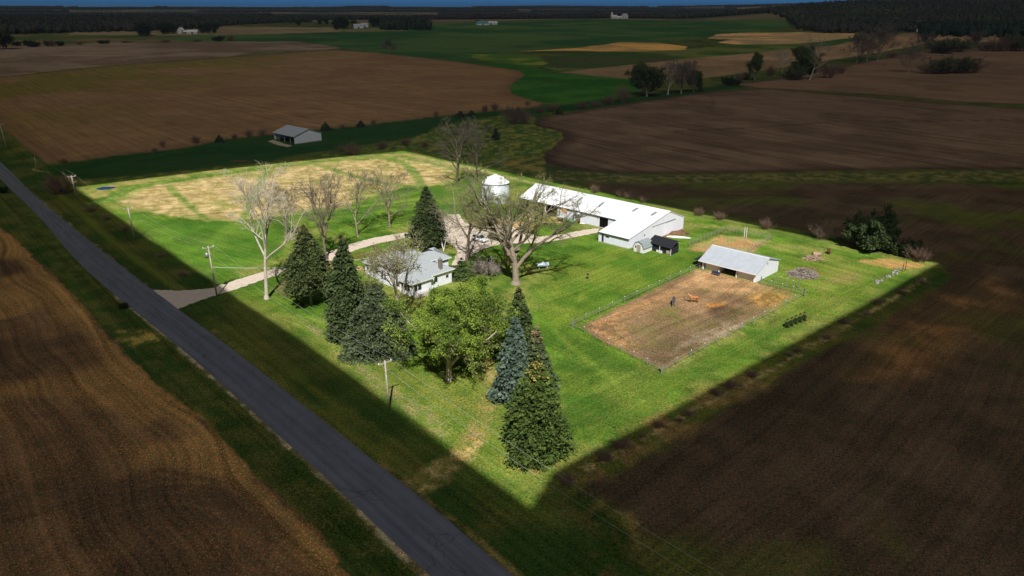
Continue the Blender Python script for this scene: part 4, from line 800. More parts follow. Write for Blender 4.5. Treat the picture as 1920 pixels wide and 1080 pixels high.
for x, y, ty, wd in [(873, 246, 230, 18), (859, 254, 240, 20), (760, 272, 258, 18), (717, 278, 264, 22), (662, 290, 268, 28), (796, 276, 264, 14), (915, 246, 232, 12), (640, 284, 272, 18)]:
    shrub('shrub', 'leafless brown shrub in the rough meadow behind the property', 'shrub', x, y, ty, wd * 1.2, 'brown', 'bare shrubs in the rough meadow')
for x, y, ty, wd in [(1165, 370, 354, 16), (1182, 374, 356, 18), (1208, 380, 366, 16), (1310, 404, 388, 20), (1350, 412, 396, 22), (1436, 430, 406, 24), (1115, 362, 345, 16)]:
    shrub('shrub', 'leafless brown shrub along the back boundary behind the white barn', 'shrub', x, y, ty, wd, 'brown', 'bare shrubs along the back boundary')
rb2 = random.Random(21)
for k in range(18):
    q = k / 17 + rb2.uniform(-0.03, 0.03); x = 1075 + (1735 - 1075) * q; y = 893 - (893 - 520) * q + rb2.uniform(-4, 10); sc_ = rb2.uniform(0.3, 0.8) * (0.45 + 0.55 * (1 - q))
    shrub('shrub', 'tangled dry brush on the field side of the right boundary', 'brush', x, y, y - 34 * sc_, 60 * sc_ * rb2.uniform(0.7, 1.4), rb2.choice(['brown', 'brown2']), 'tangled brush along the right boundary')
for x, y, ty, wd in [(233, 432, 422, 12), (302, 482, 474, 14), (345, 518, 508, 16), (170, 396, 384, 16), (200, 412, 402, 12)]:
    shrub('shrub', 'low weedy shrub in the ditch along the front boundary', 'shrub', x, y, ty, wd * 1.4, 'brown2', 'weeds in the roadside ditch')
for x, y, ty, wd in [(232, 578, 568, 14), (8, 362, 350, 14)]:
    shrub('shrub', 'small dark bush on the far verge of the road', 'bush', x, y, ty, wd, 'dark', 'small bushes on the road verge')
for x, y, ty, wd in [(545, 556, 520, 46), (640, 650, 630, 40), (905, 505, 480, 30)][:1]:
    shrub('shrub', 'bare bush tucked beside the lone spruce by the driveway', 'bush', x, y, ty, wd, 'brown2')
shrub('shrub', 'green shrubs at the foot of the house behind the spruces', 'shrub', 700, 560, 530, 40, 'green')
for i, (x, y) in enumerate([(1475, 614), (1483, 611), (1491, 607), (1499, 604), (1507, 601)]):
    o = conifer('young dark arborvitae in a short row by the right boundary', at(x, y), 1.7, 0.5, 80, name='arborvitae', n=0.25, full=1.8, base=0, size=0.13, tr=0.05, c1=(0.03, 0.05, 0.015), c2=(0.06, 0.09, 0.02), group='row of young arborvitae') if i == 0 else copy_tree(ARB)
    if i == 0: ARB = o
    o.location = at(x, y)
# far hedgerow trees along the creek
GL1, GL2 = (0.07, 0.12, 0.025), (0.15, 0.20, 0.05)
bl('round green tree on the creek left of the bare pair', 1213, 181, 130, 44, 101, name='leafy_tree', tr=0.5, fork=0.12, limbs=9, dens=0.85, leafc=(0.06, 0.09, 0.025), leafc2=(0.12, 0.15, 0.05), leafn=9, leafs=0.36, levels=3, twigr=0.06, angle=(20, 65))
bl('tall bare tree with a whitish trunk on the creek', 1252, 177, 121, 30, 102, tr=0.5, fork=0.25, limbs=9, dens=0.9, bark='palebark', twigc=(0.22, 0.19, 0.15), twigr=0.06, levels=3)
bl('wide bare grey tree on the creek right of the whitish trunk', 1277, 175, 122, 42, 103, tr=0.5, fork=0.2, limbs=11, dens=1.0, twigc=(0.17, 0.14, 0.12), twigr=0.06, angle=(20, 60))
bl('small yellow green tree at the right of the creek group', 1300, 172, 136, 18, 104, name='leafy_tree', tr=0.3, fork=0.15, limbs=7, dens=0.8, leafc=GL1, leafc2=GL2, leafn=7, leafs=0.3, levels=3, twigr=0.05)
bl('yellow green tree beside the light brown strip field', 1415, 151, 107, 24, 105, name='leafy_tree', tr=0.35, fork=0.2, limbs=7, dens=0.8, leafc=GL1, leafc2=GL2, leafn=7, leafs=0.32, levels=3, twigr=0.05)
bl('dead whitish tree between green trees on the creek', 1466, 140, 96, 28, 106, tr=0.35, fork=0.3, limbs=7, dens=0.8, bark='palebark', twigc=(0.35, 0.31, 0.26), twigr=0.06, levels=3)
bl('rounded green willow on the creek', 1505, 148, 94, 34, 107, name='willow_tree', tr=0.5, fork=0.12, limbs=9, dens=0.9, leafc=GL1, leafc2=GL2, leafn=8, leafs=0.34, levels=3, twigr=0.05, angle=(25, 70))
bl('leaning dead tree with a pale trunk beside the willow', 1518, 150, 78, 40, 108, tr=0.45, fork=0.35, limbs=7, dens=0.8, bark='palebark', twigc=(0.3, 0.26, 0.22), twigr=0.07, levels=3, lean=(0.3, 0))
bl('big bare oak, leftmost of the hilltop three', 1606, 118, 68, 40, 109, name='oak_tree', tr=0.7, fork=0.2, limbs=9, dens=0.95, twigc=(0.16, 0.13, 0.10), twigr=0.09, angle=(20, 65))
bl('big bare oak, rightmost of the hilltop three', 1646, 113, 60, 46, 110, name='oak_tree', tr=0.8, fork=0.2, limbs=11, dens=1.0, twigc=(0.16, 0.13, 0.10), twigr=0.09, angle=(20, 65))
bl('bare oak in the middle of the hilltop three', 1625, 116, 74, 30, 111, name='oak_tree', tr=0.6, fork=0.2, limbs=8, dens=0.9, twigc=(0.18, 0.15, 0.11), twigr=0.09, angle=(20, 60))
bl('dark bare tree at the left end of the far right hedgerow', 1730, 96, 68, 30, 112, tr=0.6, fork=0.15, limbs=10, dens=0.95, twigc=(0.13, 0.11, 0.09), twigr=0.1, angle=(20, 65))
bl('bare tree rising from the far right hedgerow', 1826, 94, 64, 30, 113, tr=0.6, fork=0.15, limbs=10, dens=0.95, twigc=(0.15, 0.12, 0.10), twigr=0.1, angle=(20, 60))
bl('green leafy tree at the left edge beyond the tan field', 8, 92, 66, 30, 114, name='leafy_tree', tr=0.6, fork=0.12, limbs=9, dens=0.85, leafc=(0.04, 0.07, 0.02), leafc2=(0.09, 0.12, 0.04), leafn=4, leafs=0.8, levels=3, twigr=0.1, angle=(20, 70))
bl('lone bare tree between the brown field and the green field', 730, 102, 76, 20, 115, tr=0.4, fork=0.15, limbs=9, dens=0.9, twigc=(0.14, 0.12, 0.10), twigr=0.09, angle=(20, 60))
bl('bare twiggy tree standing in the brushy hollow at right', 1704, 136, 92, 34, 116, tr=0.3, fork=0.15, limbs=9, dens=0.9, twigc=(0.18, 0.15, 0.12), twigr=0.06, angle=(20, 60))
for x, y, ty, wd, tp in [(1552, 146, 116, 34, 'brown'), (1576, 138, 122, 20, 'brown'), (1370, 160, 146, 20, 'dark'), (1387, 152, 136, 14, 'brown'), (1398, 150, 136, 14, 'green'), (1445, 142, 122, 16, 'brown'), (1490, 150, 126, 30, 'green'), (1765, 138, 110, 40, 'green'), (1792, 137, 108, 46, 'green'), (1822, 136, 112, 40, 'brown'), (1740, 138, 116, 30, 'brown'), (1768, 100, 74, 44, 'green'), (1795, 97, 74, 36, 'green'), (1868, 96, 70, 36, 'brown'), (1900, 95, 66, 44, 'green'), (1935, 95, 68, 44, 'brown'), (1752, 98, 80, 24, 'brown'), (1845, 95, 78, 30, 'brown'), (1672, 108, 96, 20, 'brown')]:
    shrub('shrub', 'dense scrub growing along the creek and far hedgerow', 'scrub', x, y, ty, wd * 1.25, tp, 'scrub along the creek and hedgerow')
for x, y, ty, wd, tp in [(32, 86, 78, 8, 'dark'), (58, 88, 76, 10, 'dark'), (66, 88, 80, 8, 'dark'), (90, 87, 76, 9, 'green'), (99, 87, 74, 8, 'brown'), (112, 86, 78, 8, 'dark'), (192, 82, 76, 8, 'dark'), (200, 82, 75, 7, 'green'), (235, 80, 76, 12, 'brown'), (310, 79, 74, 16, 'brown'), (370, 78, 73, 12, 'brown'), (410, 77, 68, 10, 'dark'), (432, 77, 65, 9, 'brown'), (150, 84, 78, 8, 'brown')]:
    shrub('shrub', 'small scrubby bush on the edge of the far left fields', 'bush', x, y, ty, wd * 1.6, tp, 'bushes on the far left field edges')
# ------------------------------------------------------------------ distant woods (uncountable, each wood one mass)
def wood(label, spots, seed, cols, hh=(9, 15)):
    rng = np.random.default_rng(seed); X = spots[:, 0]; Y = spots[:, 1]; n = len(X); r = np.hypot(X, Y)
    h = rng.uniform(hh[0], hh[1], n); wd = np.maximum(rng.uniform(7, 12, n), r * 0.0042)
    prof = [(0.55, 0.0), (0.95, 0.3), (1.0, 0.55), (0.78, 0.8), (0.4, 0.95), (0.05, 1.02)]; ns = 7
    th = np.arange(ns) * 2 * np.pi / ns
    V = np.zeros((n, len(prof), ns, 3)); cc = np.zeros((n, len(prof), ns, 3))
    cn = fbm(X, Y, 160, 3, seed + 5) * 1.6 - 0.3 + rng.uniform(-0.15, 0.15, n); c0 = np.array(cols)[np.clip((cn * len(cols)).astype(int), 0, len(cols) - 1)]
    for k, (pr, pz) in enumerate(prof):
        j = rng.uniform(0.55, 1.3, (n, ns)); rad = wd[:, None] / 2 * pr * j
        V[:, k, :, 0] = X[:, None] + rad * np.cos(th + k * 0.4); V[:, k, :, 1] = Y[:, None] + rad * np.sin(th + k * 0.4)
        V[:, k, :, 2] = h[:, None] * pz * rng.uniform(0.92, 1.1, (n, ns)); cc[:, k] = c0[:, None] * rng.uniform(0.75, 1.25, (n, ns, 1))
    V[..., 2] += hgt(X, Y)[:, None, None] - 0.5
    i = np.arange(ns); j = (i + 1) % ns; fs = np.concatenate([np.stack([k * ns + i, k * ns + j, (k + 1) * ns + j, (k + 1) * ns + i], 1) for k in range(len(prof) - 1)])
    Fc = (np.arange(n)[:, None, None] * (ns * len(prof)) + fs[None]).reshape(-1, 4)
    # ragged twigs and leaf sprays over the crowns
    C = np.repeat(np.stack([X, Y, hgt(X, Y) + h * 0.72], 1), 26, 0) + rng.normal(size=(n * 26, 3)) * np.repeat(np.stack([wd * 0.42, wd * 0.42, h * 0.2], 1), 26, 0)
    Vl, Fl = leaves(C, rng, 1.7); cl = np.repeat(c0, 26, 0) * rng.uniform(0.6, 1.5, (n * 26, 1))
    Vv, Ff, Cv = join([(V.reshape(-1, 3), Fc, cc.reshape(-1, 3)), (Vl, Fl, np.repeat(cl, 4, 0))])
    o = mk('wood', Vv, Ff, M['twig'], None, Cv); tag(o, label, 'wood', kind='stuff')
def polar(rng, a0, a1, r0, r1, k=0.0075, r0f=None, smin=9):
    out = []; r = r0
    while r < r1:
        s = max(smin, r * k); na = int(R(a1 - a0) * r / s); a = np.radians(a0) + (np.arange(na) + rng.uniform(-0.45, 0.45, na)) * R(a1 - a0) / max(na, 1)
        rr = r + rng.uniform(-0.5, 0.5, na) * s
        out.append(np.stack([rr * np.sin(a), rr * np.cos(a)], 1)); r += s * 1.25
    return np.vstack(out)
rg = np.random.default_rng(5)
bare = [(0.050, 0.045, 0.036), (0.058, 0.052, 0.042), (0.045, 0.045, 0.034), (0.042, 0.052, 0.026), (0.052, 0.048, 0.036)]
s1 = polar(rg, -50, -14, 1480, 3300); a = np.degrees(np.arctan2(s1[:, 0], s1[:, 1])); r = np.hypot(s1[:, 0], s1[:, 1])
keep = r > 1480 + 500 * ss(-24, -15, a) + 150 * (fbm(s1[:, 0], s1[:, 1], 200, 2, 3) - 0.5)
keep &= ~((r > 2350) & (r < 2700) & (a > -31) & (a < -22))
wood('dark bare woodland filling the distance at the upper left', s1[keep], 1, bare)
s2 = polar(rg, -16, 14, 2380, 3700); r = np.hypot(s2[:, 0], s2[:, 1]); a = np.degrees(np.arctan2(s2[:, 0], s2[:, 1]))
keep = ~((r > 3050) & (fbm(s2[:, 0], s2[:, 1], 500, 2, 8) > 0.5)); wood('dark woodland behind the crest of the green field', s2[keep], 2, bare)
s3 = polar(rg, 11, 50, 1500, 3200); a = np.degrees(np.arctan2(s3[:, 0], s3[:, 1])); r = np.hypot(s3[:, 0], s3[:, 1])
keep = (r > 2350 - 900 * ss(17, 21, a)) & (r > 1480 + 60 * np.sin(a)); wood('wooded hillside rising at the upper right', s3[keep], 3, bare + [(0.06, 0.08, 0.03), (0.07, 0.075, 0.045)])
s4 = polar(rg, 27.5, 34, 1440, 1560, smin=11); wood('dark pine plantation at the front of the right hillside', s4, 4, [(0.018, 0.035, 0.02), (0.025, 0.04, 0.022)], (13, 19))
s5 = polar(rg, -9.2, -5.6, 1500, 1620, smin=11); wood('dense dark pine grove on the crest of the green field', s5, 6, [(0.018, 0.035, 0.02), (0.03, 0.045, 0.02)], (13, 20))
s6 = np.vstack([polar(rg, -40, 40, r0, r0 + 170, k=0.0032) for r0 in (4600, 6200, 8000, 10500)]); keep = fbm(s6[:, 0], s6[:, 1], 900, 3, 4) > 0.47
wood('thin tree lines on the far horizon', s6[keep], 7, bare, (12, 20))
# farm groves in the distance: single trees, one kind copied
gt = broadleaf('leafy_tree', 'dark tree in the grove around the far white farm', 'tree', at(270, 66), 16, 15, 201, tr=0.5, fork=0.1, limbs=9, dens=0.8, leafc=(0.03, 0.05, 0.02), leafc2=(0.06, 0.08, 0.03), leafn=4, leafs=1.0, levels=3, twigr=0.12, angle=(20, 70), group='trees around the far farms')
for x, y, s in [(276, 67, 1.1), (264, 67, 0.9), (305, 64, 0.9), (316, 63, 1.0), (326, 63, 0.8), (380, 62, 0.8), (392, 62, 0.9), (404, 62, 0.8), (560, 48, 0.6), (640, 54, 1.1), (648, 54, 0.9), (664, 52, 0.8), (700, 51, 1.0), (710, 51, 0.9), (718, 51, 0.8), (600, 46, 0.7), (612, 46, 0.7), (632, 56, 1.0), (895, 46, 0.5), (1140, 34, 0.7), (1172, 33, 0.8), (1186, 33, 0.6)]:
    o = copy_tree(gt); o.location = at(x, y); o.scale = (s, s, s * rnd.uniform(0.9, 1.1)); o.rotation_euler = (0, 0, rnd.uniform(0, 6)); o['label'] = 'dark tree among the far farm buildings near the horizon'
# ------------------------------------------------------------------ buildings
YAW = R(-44)
def frame(px, py): return P3(px, py)
# the long white barn with its projecting wing
b = thing('barn', 'long white metal barn with a projecting wing and open bays at its left end', 'barn', frame(974, 390), YAW)
Lb, Wb, E, UA = 45.4, 14.0, -10.2, 36.4
z0, zr, vr, zb, ze = 3.2, 6.0, 7.0, 3.3, 2.55
OPEN = 14.3
# walls
MB().bx(OPEN, 28.7, 0.0, 0.15, 0, z0 - 0.05).bx(31.6, UA, 0.0, 0.15, 0, z0 - 0.05).bx(28.7, 31.6, 0.0, 0.15, 2.9, z0 - 0.05).build('front_wall', M['wallwhite'], b)
MB().bx(0, Lb, Wb - 0.15, Wb, 0, zb).build('rear_wall', M['wallwhite'], b)
MB().prism([(0.15, 0), (Wb - 0.15, 0), (Wb - 0.15, zb), (vr, zr - 0.12), (0.15, z0)], 'x', 0.0, 0.15).build('gable_wall', M['wallwhite_y'], b)
zj = zr - (zr - ze) * (vr - 0) / (vr - E)
g = MB().prism([(E, 0), (Wb, 0), (Wb, zb), (vr, zr - 0.12), (E, ze - 0.05)], 'x', Lb - 0.15, Lb); g.build('gable_wall', M['wallwhite_y'], b)
MB().bx(UA, Lb - 0.15, E, E + 0.15, 0, ze - 0.05).build('wing_wall', M['wallwhite'], b)
MB().prism([(E + 0.15, 0), (0.3, 0), (0.3, z0), (E + 0.15, ze - 0.05)], 'x', UA, UA + 0.15).build('wing_wall', M['wallwhite_y'], b)
MB().bx(0.15, Lb - 0.2, 3.2, 3.3, 0, 3.6).bx(0.2, OPEN, 0.2, 3.2, 0.01, 0.03).build('bay_shade_backing', M['dark'], b)  # black backing and floor that paint the open bays' shade
MB().bx(OPEN - 0.1, OPEN, 0.15, 3.2, 0, 3.4).bx(28.6, 28.7, 0.15, 3.2, 0, 3.3).bx(31.6, 31.7, 0.15, 3.2, 0, 3.3).build('partition', M['dark'], b)  # side panels coloured black for the shade inside
for u in (0.1, 4.9, 9.6): MB().bx(u, u + 0.25, 0.0, 0.25, 0, z0 - 0.2).build('post', M['white'], b)
MB().bx(0, OPEN, -0.02, 0.1, z0 - 0.35, z0 - 0.05).build('lintel', M['white'], b)
o_ = 0.15
rf = MB()
rf.slab([(-o_, -o_, z0 - 0.1), (UA, -o_, z0 - 0.1), (UA, vr, zr), (-o_, vr, zr)], 0.1)
rf.slab([(-o_, vr, zr), (Lb + o_, vr, zr), (Lb + o_, Wb + o_, zb - 0.1), (-o_, Wb + o_, zb - 0.1)], 0.1)
rf.slab([(UA, E - o_, ze - 0.02), (Lb + o_, E - o_, ze - 0.02), (Lb + o_, vr, zr), (UA, vr, zr)], 0.1)
roof = rf.build('roof', M['roofwhite'], b)
MB().tube((-o_, vr, zr + 0.03), (Lb + o_, vr, zr + 0.03), 0.12, None, 6).build('ridge_cap', M['white'], roof)
MB().bx(-o_, UA - 0.05, -o_ - 0.14, -o_ - 0.01, z0 - 0.36, z0 - 0.13).build('gutter', M['trimdark'], roof)
MB().bx(UA, Lb + 0.2, E - o_ - 0.14, E - o_ - 0.01, ze - 0.30, ze - 0.06).build('gutter', M['trimdark'], roof)
for u in (18.6, 26.0, 36.9, 42.6):
    sz = lambda v: z0 - 0.1 + (zr - z0 + 0.1) * (v + o_) / (vr + o_) if u < UA else ze + (zr - ze) * (v - E + o_) / (vr - E + o_)
    MB().slab([(u - 0.35, 2.9, sz(2.9) + 0.06), (u + 0.35, 2.9, sz(2.9) + 0.06), (u + 0.35, 5.2, sz(5.2) + 0.06), (u - 0.35, 5.2, sz(5.2) + 0.06)], 0.05).build('skylight', mat('skylight', (0.25, 0.28, 0.30), 0.4), roof)
sd = MB().bx(31.65, 34.4, -0.12, -0.03, 0.1, 2.9).build('sliding_door', M['wallwhite'], b); tag(sd)
MB().bx(28.65, 31.6, 0.2, 0.26, 0.0, 2.9).build('doorway_shade', M['dark'], b)  # black sheet filling the opening, in place of real interior shade
MB().bx(38.5, 39.6, E - 0.03, E - 0.002, 1.55, 1.9).build('window', M['glass'], b)
MB().bx(UA + 1.0, UA + 1.6, E - 0.05, E - 0.003, 0.1, 2.1).build('door', M['trimdark'], b)
MB().bx(Lb + 0.02, Lb + 0.1, 0.2, 5.2, 0.15, 3.4).build('sliding_door', M['wallwhite_y'], b)
MB().bx(Lb + 0.02, Lb + 0.12, -0.6, 9.8, 3.45, 3.6).build('door_track', M['steel'], b)
MB().bx(Lb + 0.02, Lb + 0.05, -4.0, -3.5, 1.9, 2.3).build('vent', M['steel'], b)
MB().bx(Lb + 0.01, Lb + 0.06, E, Wb, 0, 0.22).bx(UA, Lb, E - 0.06, E - 0.01, 0, 0.22).bx(OPEN, UA, -0.06, -0.01, 0, 0.2).build('foundation', M['stone'], b)
# grain bin
bx_, by_ = P(929, 376); gb = thing('grain_bin', 'round galvanised steel grain bin with a ribbed cone roof', 'grain bin', (bx_, by_, 0))
rb, hb = 4.05, 5.6
MB().lathe([(rb, 0), (rb, hb), (rb - 0.05, hb)], n=48).build('bin_wall', M['bin'], gb, True)
cp = MB(); nn_ = 48
prof = [(rb + 0.2, hb - 0.05), (rb * 0.82, hb + 0.45), (rb * 0.45, hb + 1.5), (0.5, hb + 2.1), (0.45, hb + 2.3), (0.0, hb + 2.4)]
for k, (r_, z_) in enumerate(prof):
    for i in range(nn_):
        a_ = 2 * math.pi * i / nn_; rr3 = r_ * (1.0 + (0.012 if i % 2 else -0.0)); cp.v.append((rr3 * math.cos(a_), rr3 * math.sin(a_), z_ + (0.10 if (i % 3 == 0 and 0 < k < 3) else 0)))
for k in range(len(prof) - 1):
    for i in range(nn_): cp.f.append((k * nn_ + i, k * nn_ + (i + 1) % nn_, (k + 1) * nn_ + (i + 1) % nn_, (k + 1) * nn_ + i))
rfb = cp.build('roof', M['bincap'], gb)
for i in range(10):
    a_ = 2 * math.pi * (i + 0.5) / 10; MB().box((2.3 * math.cos(a_), 2.3 * math.sin(a_), hb + 1.25), (0.55, 0.5, 0.35), a_).build('roof_vent', M['bincap'], rfb)
MB().lathe([(rb + 0.22, hb - 0.12), (rb + 0.24, hb - 0.02), (rb + 0.1, hb + 0.02)], n=48).build('eave_ring', M['steel'], gb)
MB().lathe([(0.01, 0.12), (rb + 0.35, 0.12), (rb + 0.35, 0.0)], n=48).build('foundation', M['stone'], gb)
lad = MB().box((-2.0, -rb * 0.9, hb / 2), (0.05, 0.05, hb)).box((-1.6, -rb * 0.95, hb / 2), (0.05, 0.05, hb))
for k in range(14): lad.tube((-2.0, -rb * 0.9, 0.3 + k * 0.38), (-1.6, -rb * 0.95, 0.3 + k * 0.38), 0.02, None, 5)
lad.build('ladder', M['steel'], gb)
# horse shed in the paddock
s = thing('horse_shed', 'low horse shed with a galvanised roof and a dark open bay facing the dirt paddock', 'shed', frame(1317, 504), YAW)
MB().bx(3.9, 4.1, 0.3, 2.2, 0, 2.25).bx(8.0, 8.2, 0.3, 2.2, 0, 2.25).build('partition', M['wallwhite_y'], s)
MB().bx(0.5, 3.85, 0.32, 0.42, 0, 2.15).build('front_wall', M['wallwhite'], s); MB().bx(8.25, 12.3, 0.32, 0.42, 0, 2.15).build('front_wall', M['wallwhite'], s)
MB().prism([(0.0, 0), (10.1, 0), (10.1, 2.6), (4.7, 4.1), (0.0, 2.15)], 'x', 12.4, 12.6).build('gable_wall', M['wallwhite_y'], s)
MB().prism([(0.0, 0), (10.1, 0), (10.1, 2.6), (4.7, 4.1), (0.0, 2.15)], 'x', -0.2, 0.0).build('gable_wall', M['wallwhite_y'], s)
MB().bx(0, 12.4, 9.95, 10.1, 0, 2.6).build('rear_wall', M['wallwhite'], s)
MB().bx(0.2, 12.3, 3.0, 3.1, 0, 3.2).build('shade_panel', M['dark'], s)  # black panel painting the shade of the open bay
for u in (0.2, 4.0, 8.1, 12.15): MB().bx(u - 0.1, u + 0.1, -0.05, 0.15, 0, 2.05).build('post', M['white'], s)
sr = MB().slab([(-0.8, -0.7, 1.95), (12.9, -0.7, 1.95), (12.9, 4.7, 4.25), (-0.8, 4.7, 4.25)], 0.1).slab([(-0.8, 4.7, 4.25), (12.9, 4.7, 4.25), (12.9, 10.5, 2.6), (-0.8, 10.5, 2.6)], 0.1).build('roof', M['roofgrey'], s)
MB().tube((-0.8, 4.7, 4.28), (12.9, 4.7, 4.28), 0.1, None, 6).build('ridge_cap', M['white'], sr)
MB().bx(-0.8, 12.9, -0.78, -0.7, 1.8, 1.97).build('fascia', M['white'], sr)
MB().bx(12.61, 12.66, 4.4, 4.75, 2.9, 3.3).build('vent', M['steel'], s)
MB().bx(12.0, 12.4, 0.0, 0.12, 0, 2.0).build('kick_board', M['white'], s)
MB().slab([(-3.0, 1.0, 1.3), (-0.85, -0.3, 2.0), (-0.85, 3.5, 2.4), (-3.0, 4.2, 1.4)], 0.06).build('awning', M['black'], s)
t_ = thing('water_trough', 'dark blue feed trough on legs against the horse shed front', 'trough', P3(1342, 516), YAW)
MB().bx(-0.9, 0.9, -0.3, 0.3, 0.45, 0.75).bx(-0.8, 0.8, -0.22, 0.22, 0.76, 0.8).build('basin', mat('blue plastic', (0.02, 0.04, 0.12), 0.5), t_)
for u, v in ((-0.8, -0.2), (0.8, -0.2), (-0.8, 0.2), (0.8, 0.2)): MB().bx(u - 0.04, u + 0.04, v - 0.04, v + 0.04, 0, 0.45).build('leg', M['steel'], t_)
# far grey shed beyond the property
fs = thing('field_shed', 'pale grey metal shed with one dark open side beyond the back boundary', 'shed', frame(515, 262), YAW)
MB().prism([(0, 0.25), (13, 0.25), (13, 3.4), (7, 5.5), (0, 3.2)], 'x', 16.4, 16.6).build('gable_wall', M['wallwhite_y'], fs)
MB().prism([(0, 0.25), (13, 0.25), (13, 3.4), (7, 5.5), (0, 3.2)], 'x', 0, 0.2).build('gable_wall', M['wallwhite_y'], fs)
MB().bx(0.2, 16.4, 12.9, 13, 0.2, 3.4).build('rear_wall', M['wallwhite'], fs)
MB().bx(0.2, 16.4, 8, 8.1, 0, 4.8).build('shade_panel', M['dark'], fs)  # black panel standing for shade under the open side
MB().slab([(-0.5, -0.6, 3.2), (17, -0.6, 3.2), (17, 7, 5.7), (-0.5, 7, 5.7)], 0.12).slab([(-0.5, 7, 5.7), (17, 7, 5.7), (17, 13.5, 3.5), (-0.5, 13.5, 3.5)], 0.12).build('roof', M['roofgrey'], fs)
for u in (3.5, 8.3, 13.0, 16.3): MB().bx(u - 0.1, u + 0.1, 0.0, 0.2, 0, 3.1).build('post', M['wood'], fs)
MB().bx(16.61, 16.66, 0, 13, 0, 0.3).build('foundation', M['stone'], fs)
# the house
hs = thing('farmhouse', 'white farmhouse with a grey shingled hip roof and brick chimney', 'house', frame(684, 514), YAW)
def hip(u0, u1, v0, v1, ze_, zt, o=0.5, along='u'):
    m_ = MB(); a0, a1, b0, b1 = u0 - o, u1 + o, v0 - o, v1 + o
    if along == 'u':
        k = (b1 - b0) / 2; r0, r1 = (a0 + k, (b0 + b1) / 2, zt), (a1 - k, (b0 + b1) / 2, zt)
        if r1[0] < r0[0]: r0 = r1 = ((a0 + a1) / 2, (b0 + b1) / 2, zt); r1 = (r0[0] + 0.01, r0[1], zt)
        V = [(a0, b0, ze_), (a1, b0, ze_), (a1, b1, ze_), (a0, b1, ze_), r0, r1]
        Fq = [(0, 1, 5, 4), (1, 2, 5), (2, 3, 4, 5), (3, 0, 4)]
    else:
        k = (a1 - a0) / 2; r0, r1 = ((a0 + a1) / 2, b0 + k, zt), ((a0 + a1) / 2, b1 - k, zt)
        V = [(a0, b0, ze_), (a1, b0, ze_), (a1, b1, ze_), (a0, b1, ze_), r0, r1]
        Fq = [(0, 1, 4), (1, 2, 5, 4), (2, 3, 5), (3, 0, 4, 5)]
    m_.add(V, Fq); m_.add([(a0, b0, ze_ - 0.18), (a1, b0, ze_ - 0.18), (a1, b1, ze_ - 0.18), (a0, b1, ze_ - 0.18)], [(0, 3, 2, 1)]); return m_
def eaves(u0, u1, v0, v1, z, o=0.5):
    a0, a1, b0, b1 = u0 - o, u1 + o, v0 - o, v1 + o; m_ = MB()
    m_.bx(a0 - .04, a1 + .04, b0 - .04, b0, z - .2, z - .005).bx(a0 - .04, a1 + .04, b1, b1 + .04, z - .2, z - .005).bx(a0 - .04, a0, b0, b1, z - .2, z - .005).bx(a1, a1 + .04, b0, b1, z - .2, z - .005); return m_
blocks = [(0.3, 17.2, 0.0, 9.8, 2.9, 5.5, 'u'), (6.0, 13.2, -0.7, 8.8, 4.4, 6.7, 'v'), (5.2, 11.2, 9.85, 14.2, 2.95, 5.0, 'v'), (14.0, 17.9, -1.4, 3.6, 2.7, 4.0, 'v')]
for u0, u1, v0, v1, zw, zt, al in blocks:
    MB().bx(u0, u1, v0, v1, 0, zw).build('wall', M['siding'], hs)
    r_ = hip(u0, u1, v0, v1, zw + 0.12, zt, 0.5, al).build('roof', M['shingle'], hs); eaves(u0, u1, v0, v1, zw + 0.12).build('fascia', M['white'], r_)
ch = MB().bx(16.3, 16.95, 6.95, 7.6, 3.0, 5.4).build('chimney', M['brick'], hs); MB().bx(16.22, 17.03, 6.87, 7.68, 5.4, 5.5).tube((16.6, 7.3, 5.5), (16.6, 7.3, 5.9), 0.15, None, 8).build('chimney_cap', M['steel'], ch)
def win(u, v, z, w_, h_, face='v', n_=1):
    for k in range(n_):
        uu = u + k * (w_ + 0.25)
        if face == 'v':
            f_ = MB().bx(uu - .09, uu + w_ + .09, v - .05, v - .004, z - .09, z).bx(uu - .09, uu + w_ + .09, v - .05, v - .004, z + h_, z + h_ + .09).bx(uu - .09, uu, v - .05, v - .004, z, z + h_).bx(uu + w_, uu + w_ + .09, v - .05, v - .004, z, z + h_).build('window', M['white'], hs)
            MB().bx(uu, uu + w_, v - .02, v - .005, z, z + h_).build('pane', M['glass'], f_)
        else:
            f_ = MB().bx(v + .004, v + .05, uu - .09, uu + w_ + .09, z - .09, z).bx(v + .004, v + .05, uu - .09, uu + w_ + .09, z + h_, z + h_ + .09).build('window', M['white'], hs)
            MB().bx(v + .005, v + .02, uu, uu + w_, z, z + h_).build('pane', M['glass'], f_)
win(0.9, 0.0, 1.25, 0.8, 1.2, 'v', 4); win(7.0, -0.7, 1.1, 0.7, 1.3, 'v', 2); win(9.6, -0.7, 3.1, 0.7, 0.9, 'v', 3); win(14.6, -1.4, 0.9, 0.75, 1.5, 'v', 3)
win(-0.8, 17.9, 0.9, 0.8, 1.3, 'u', 2); win(5.0, 17.2, 1.1, 0.9, 1.1, 'u', 1); win(8.2, 17.2, 1.3, 0.7, 0.7, 'u', 1)
MB().bx(17.95, 18.9, -1.2, 2.6, 0, 0.35).bx(17.95, 19.5, -0.6, 1.6, 0, 0.17).build('porch_step', M['stone'], hs)
MB().bx(-1.9, 0.2, 1.2, 6.0, 0.0, 0.3).bx(-1.9, -1.8, 1.2, 6.0, 0.3, 1.1).bx(-1.9, 0.2, 1.2, 1.3, 0.3, 1.1).build('deck', M['wood'], hs)
MB().tube((9.6, 7.2, 5.9), (9.6, 7.2, 6.8), 0.08, None, 6).build('vent_pipe', M['white'], hs)
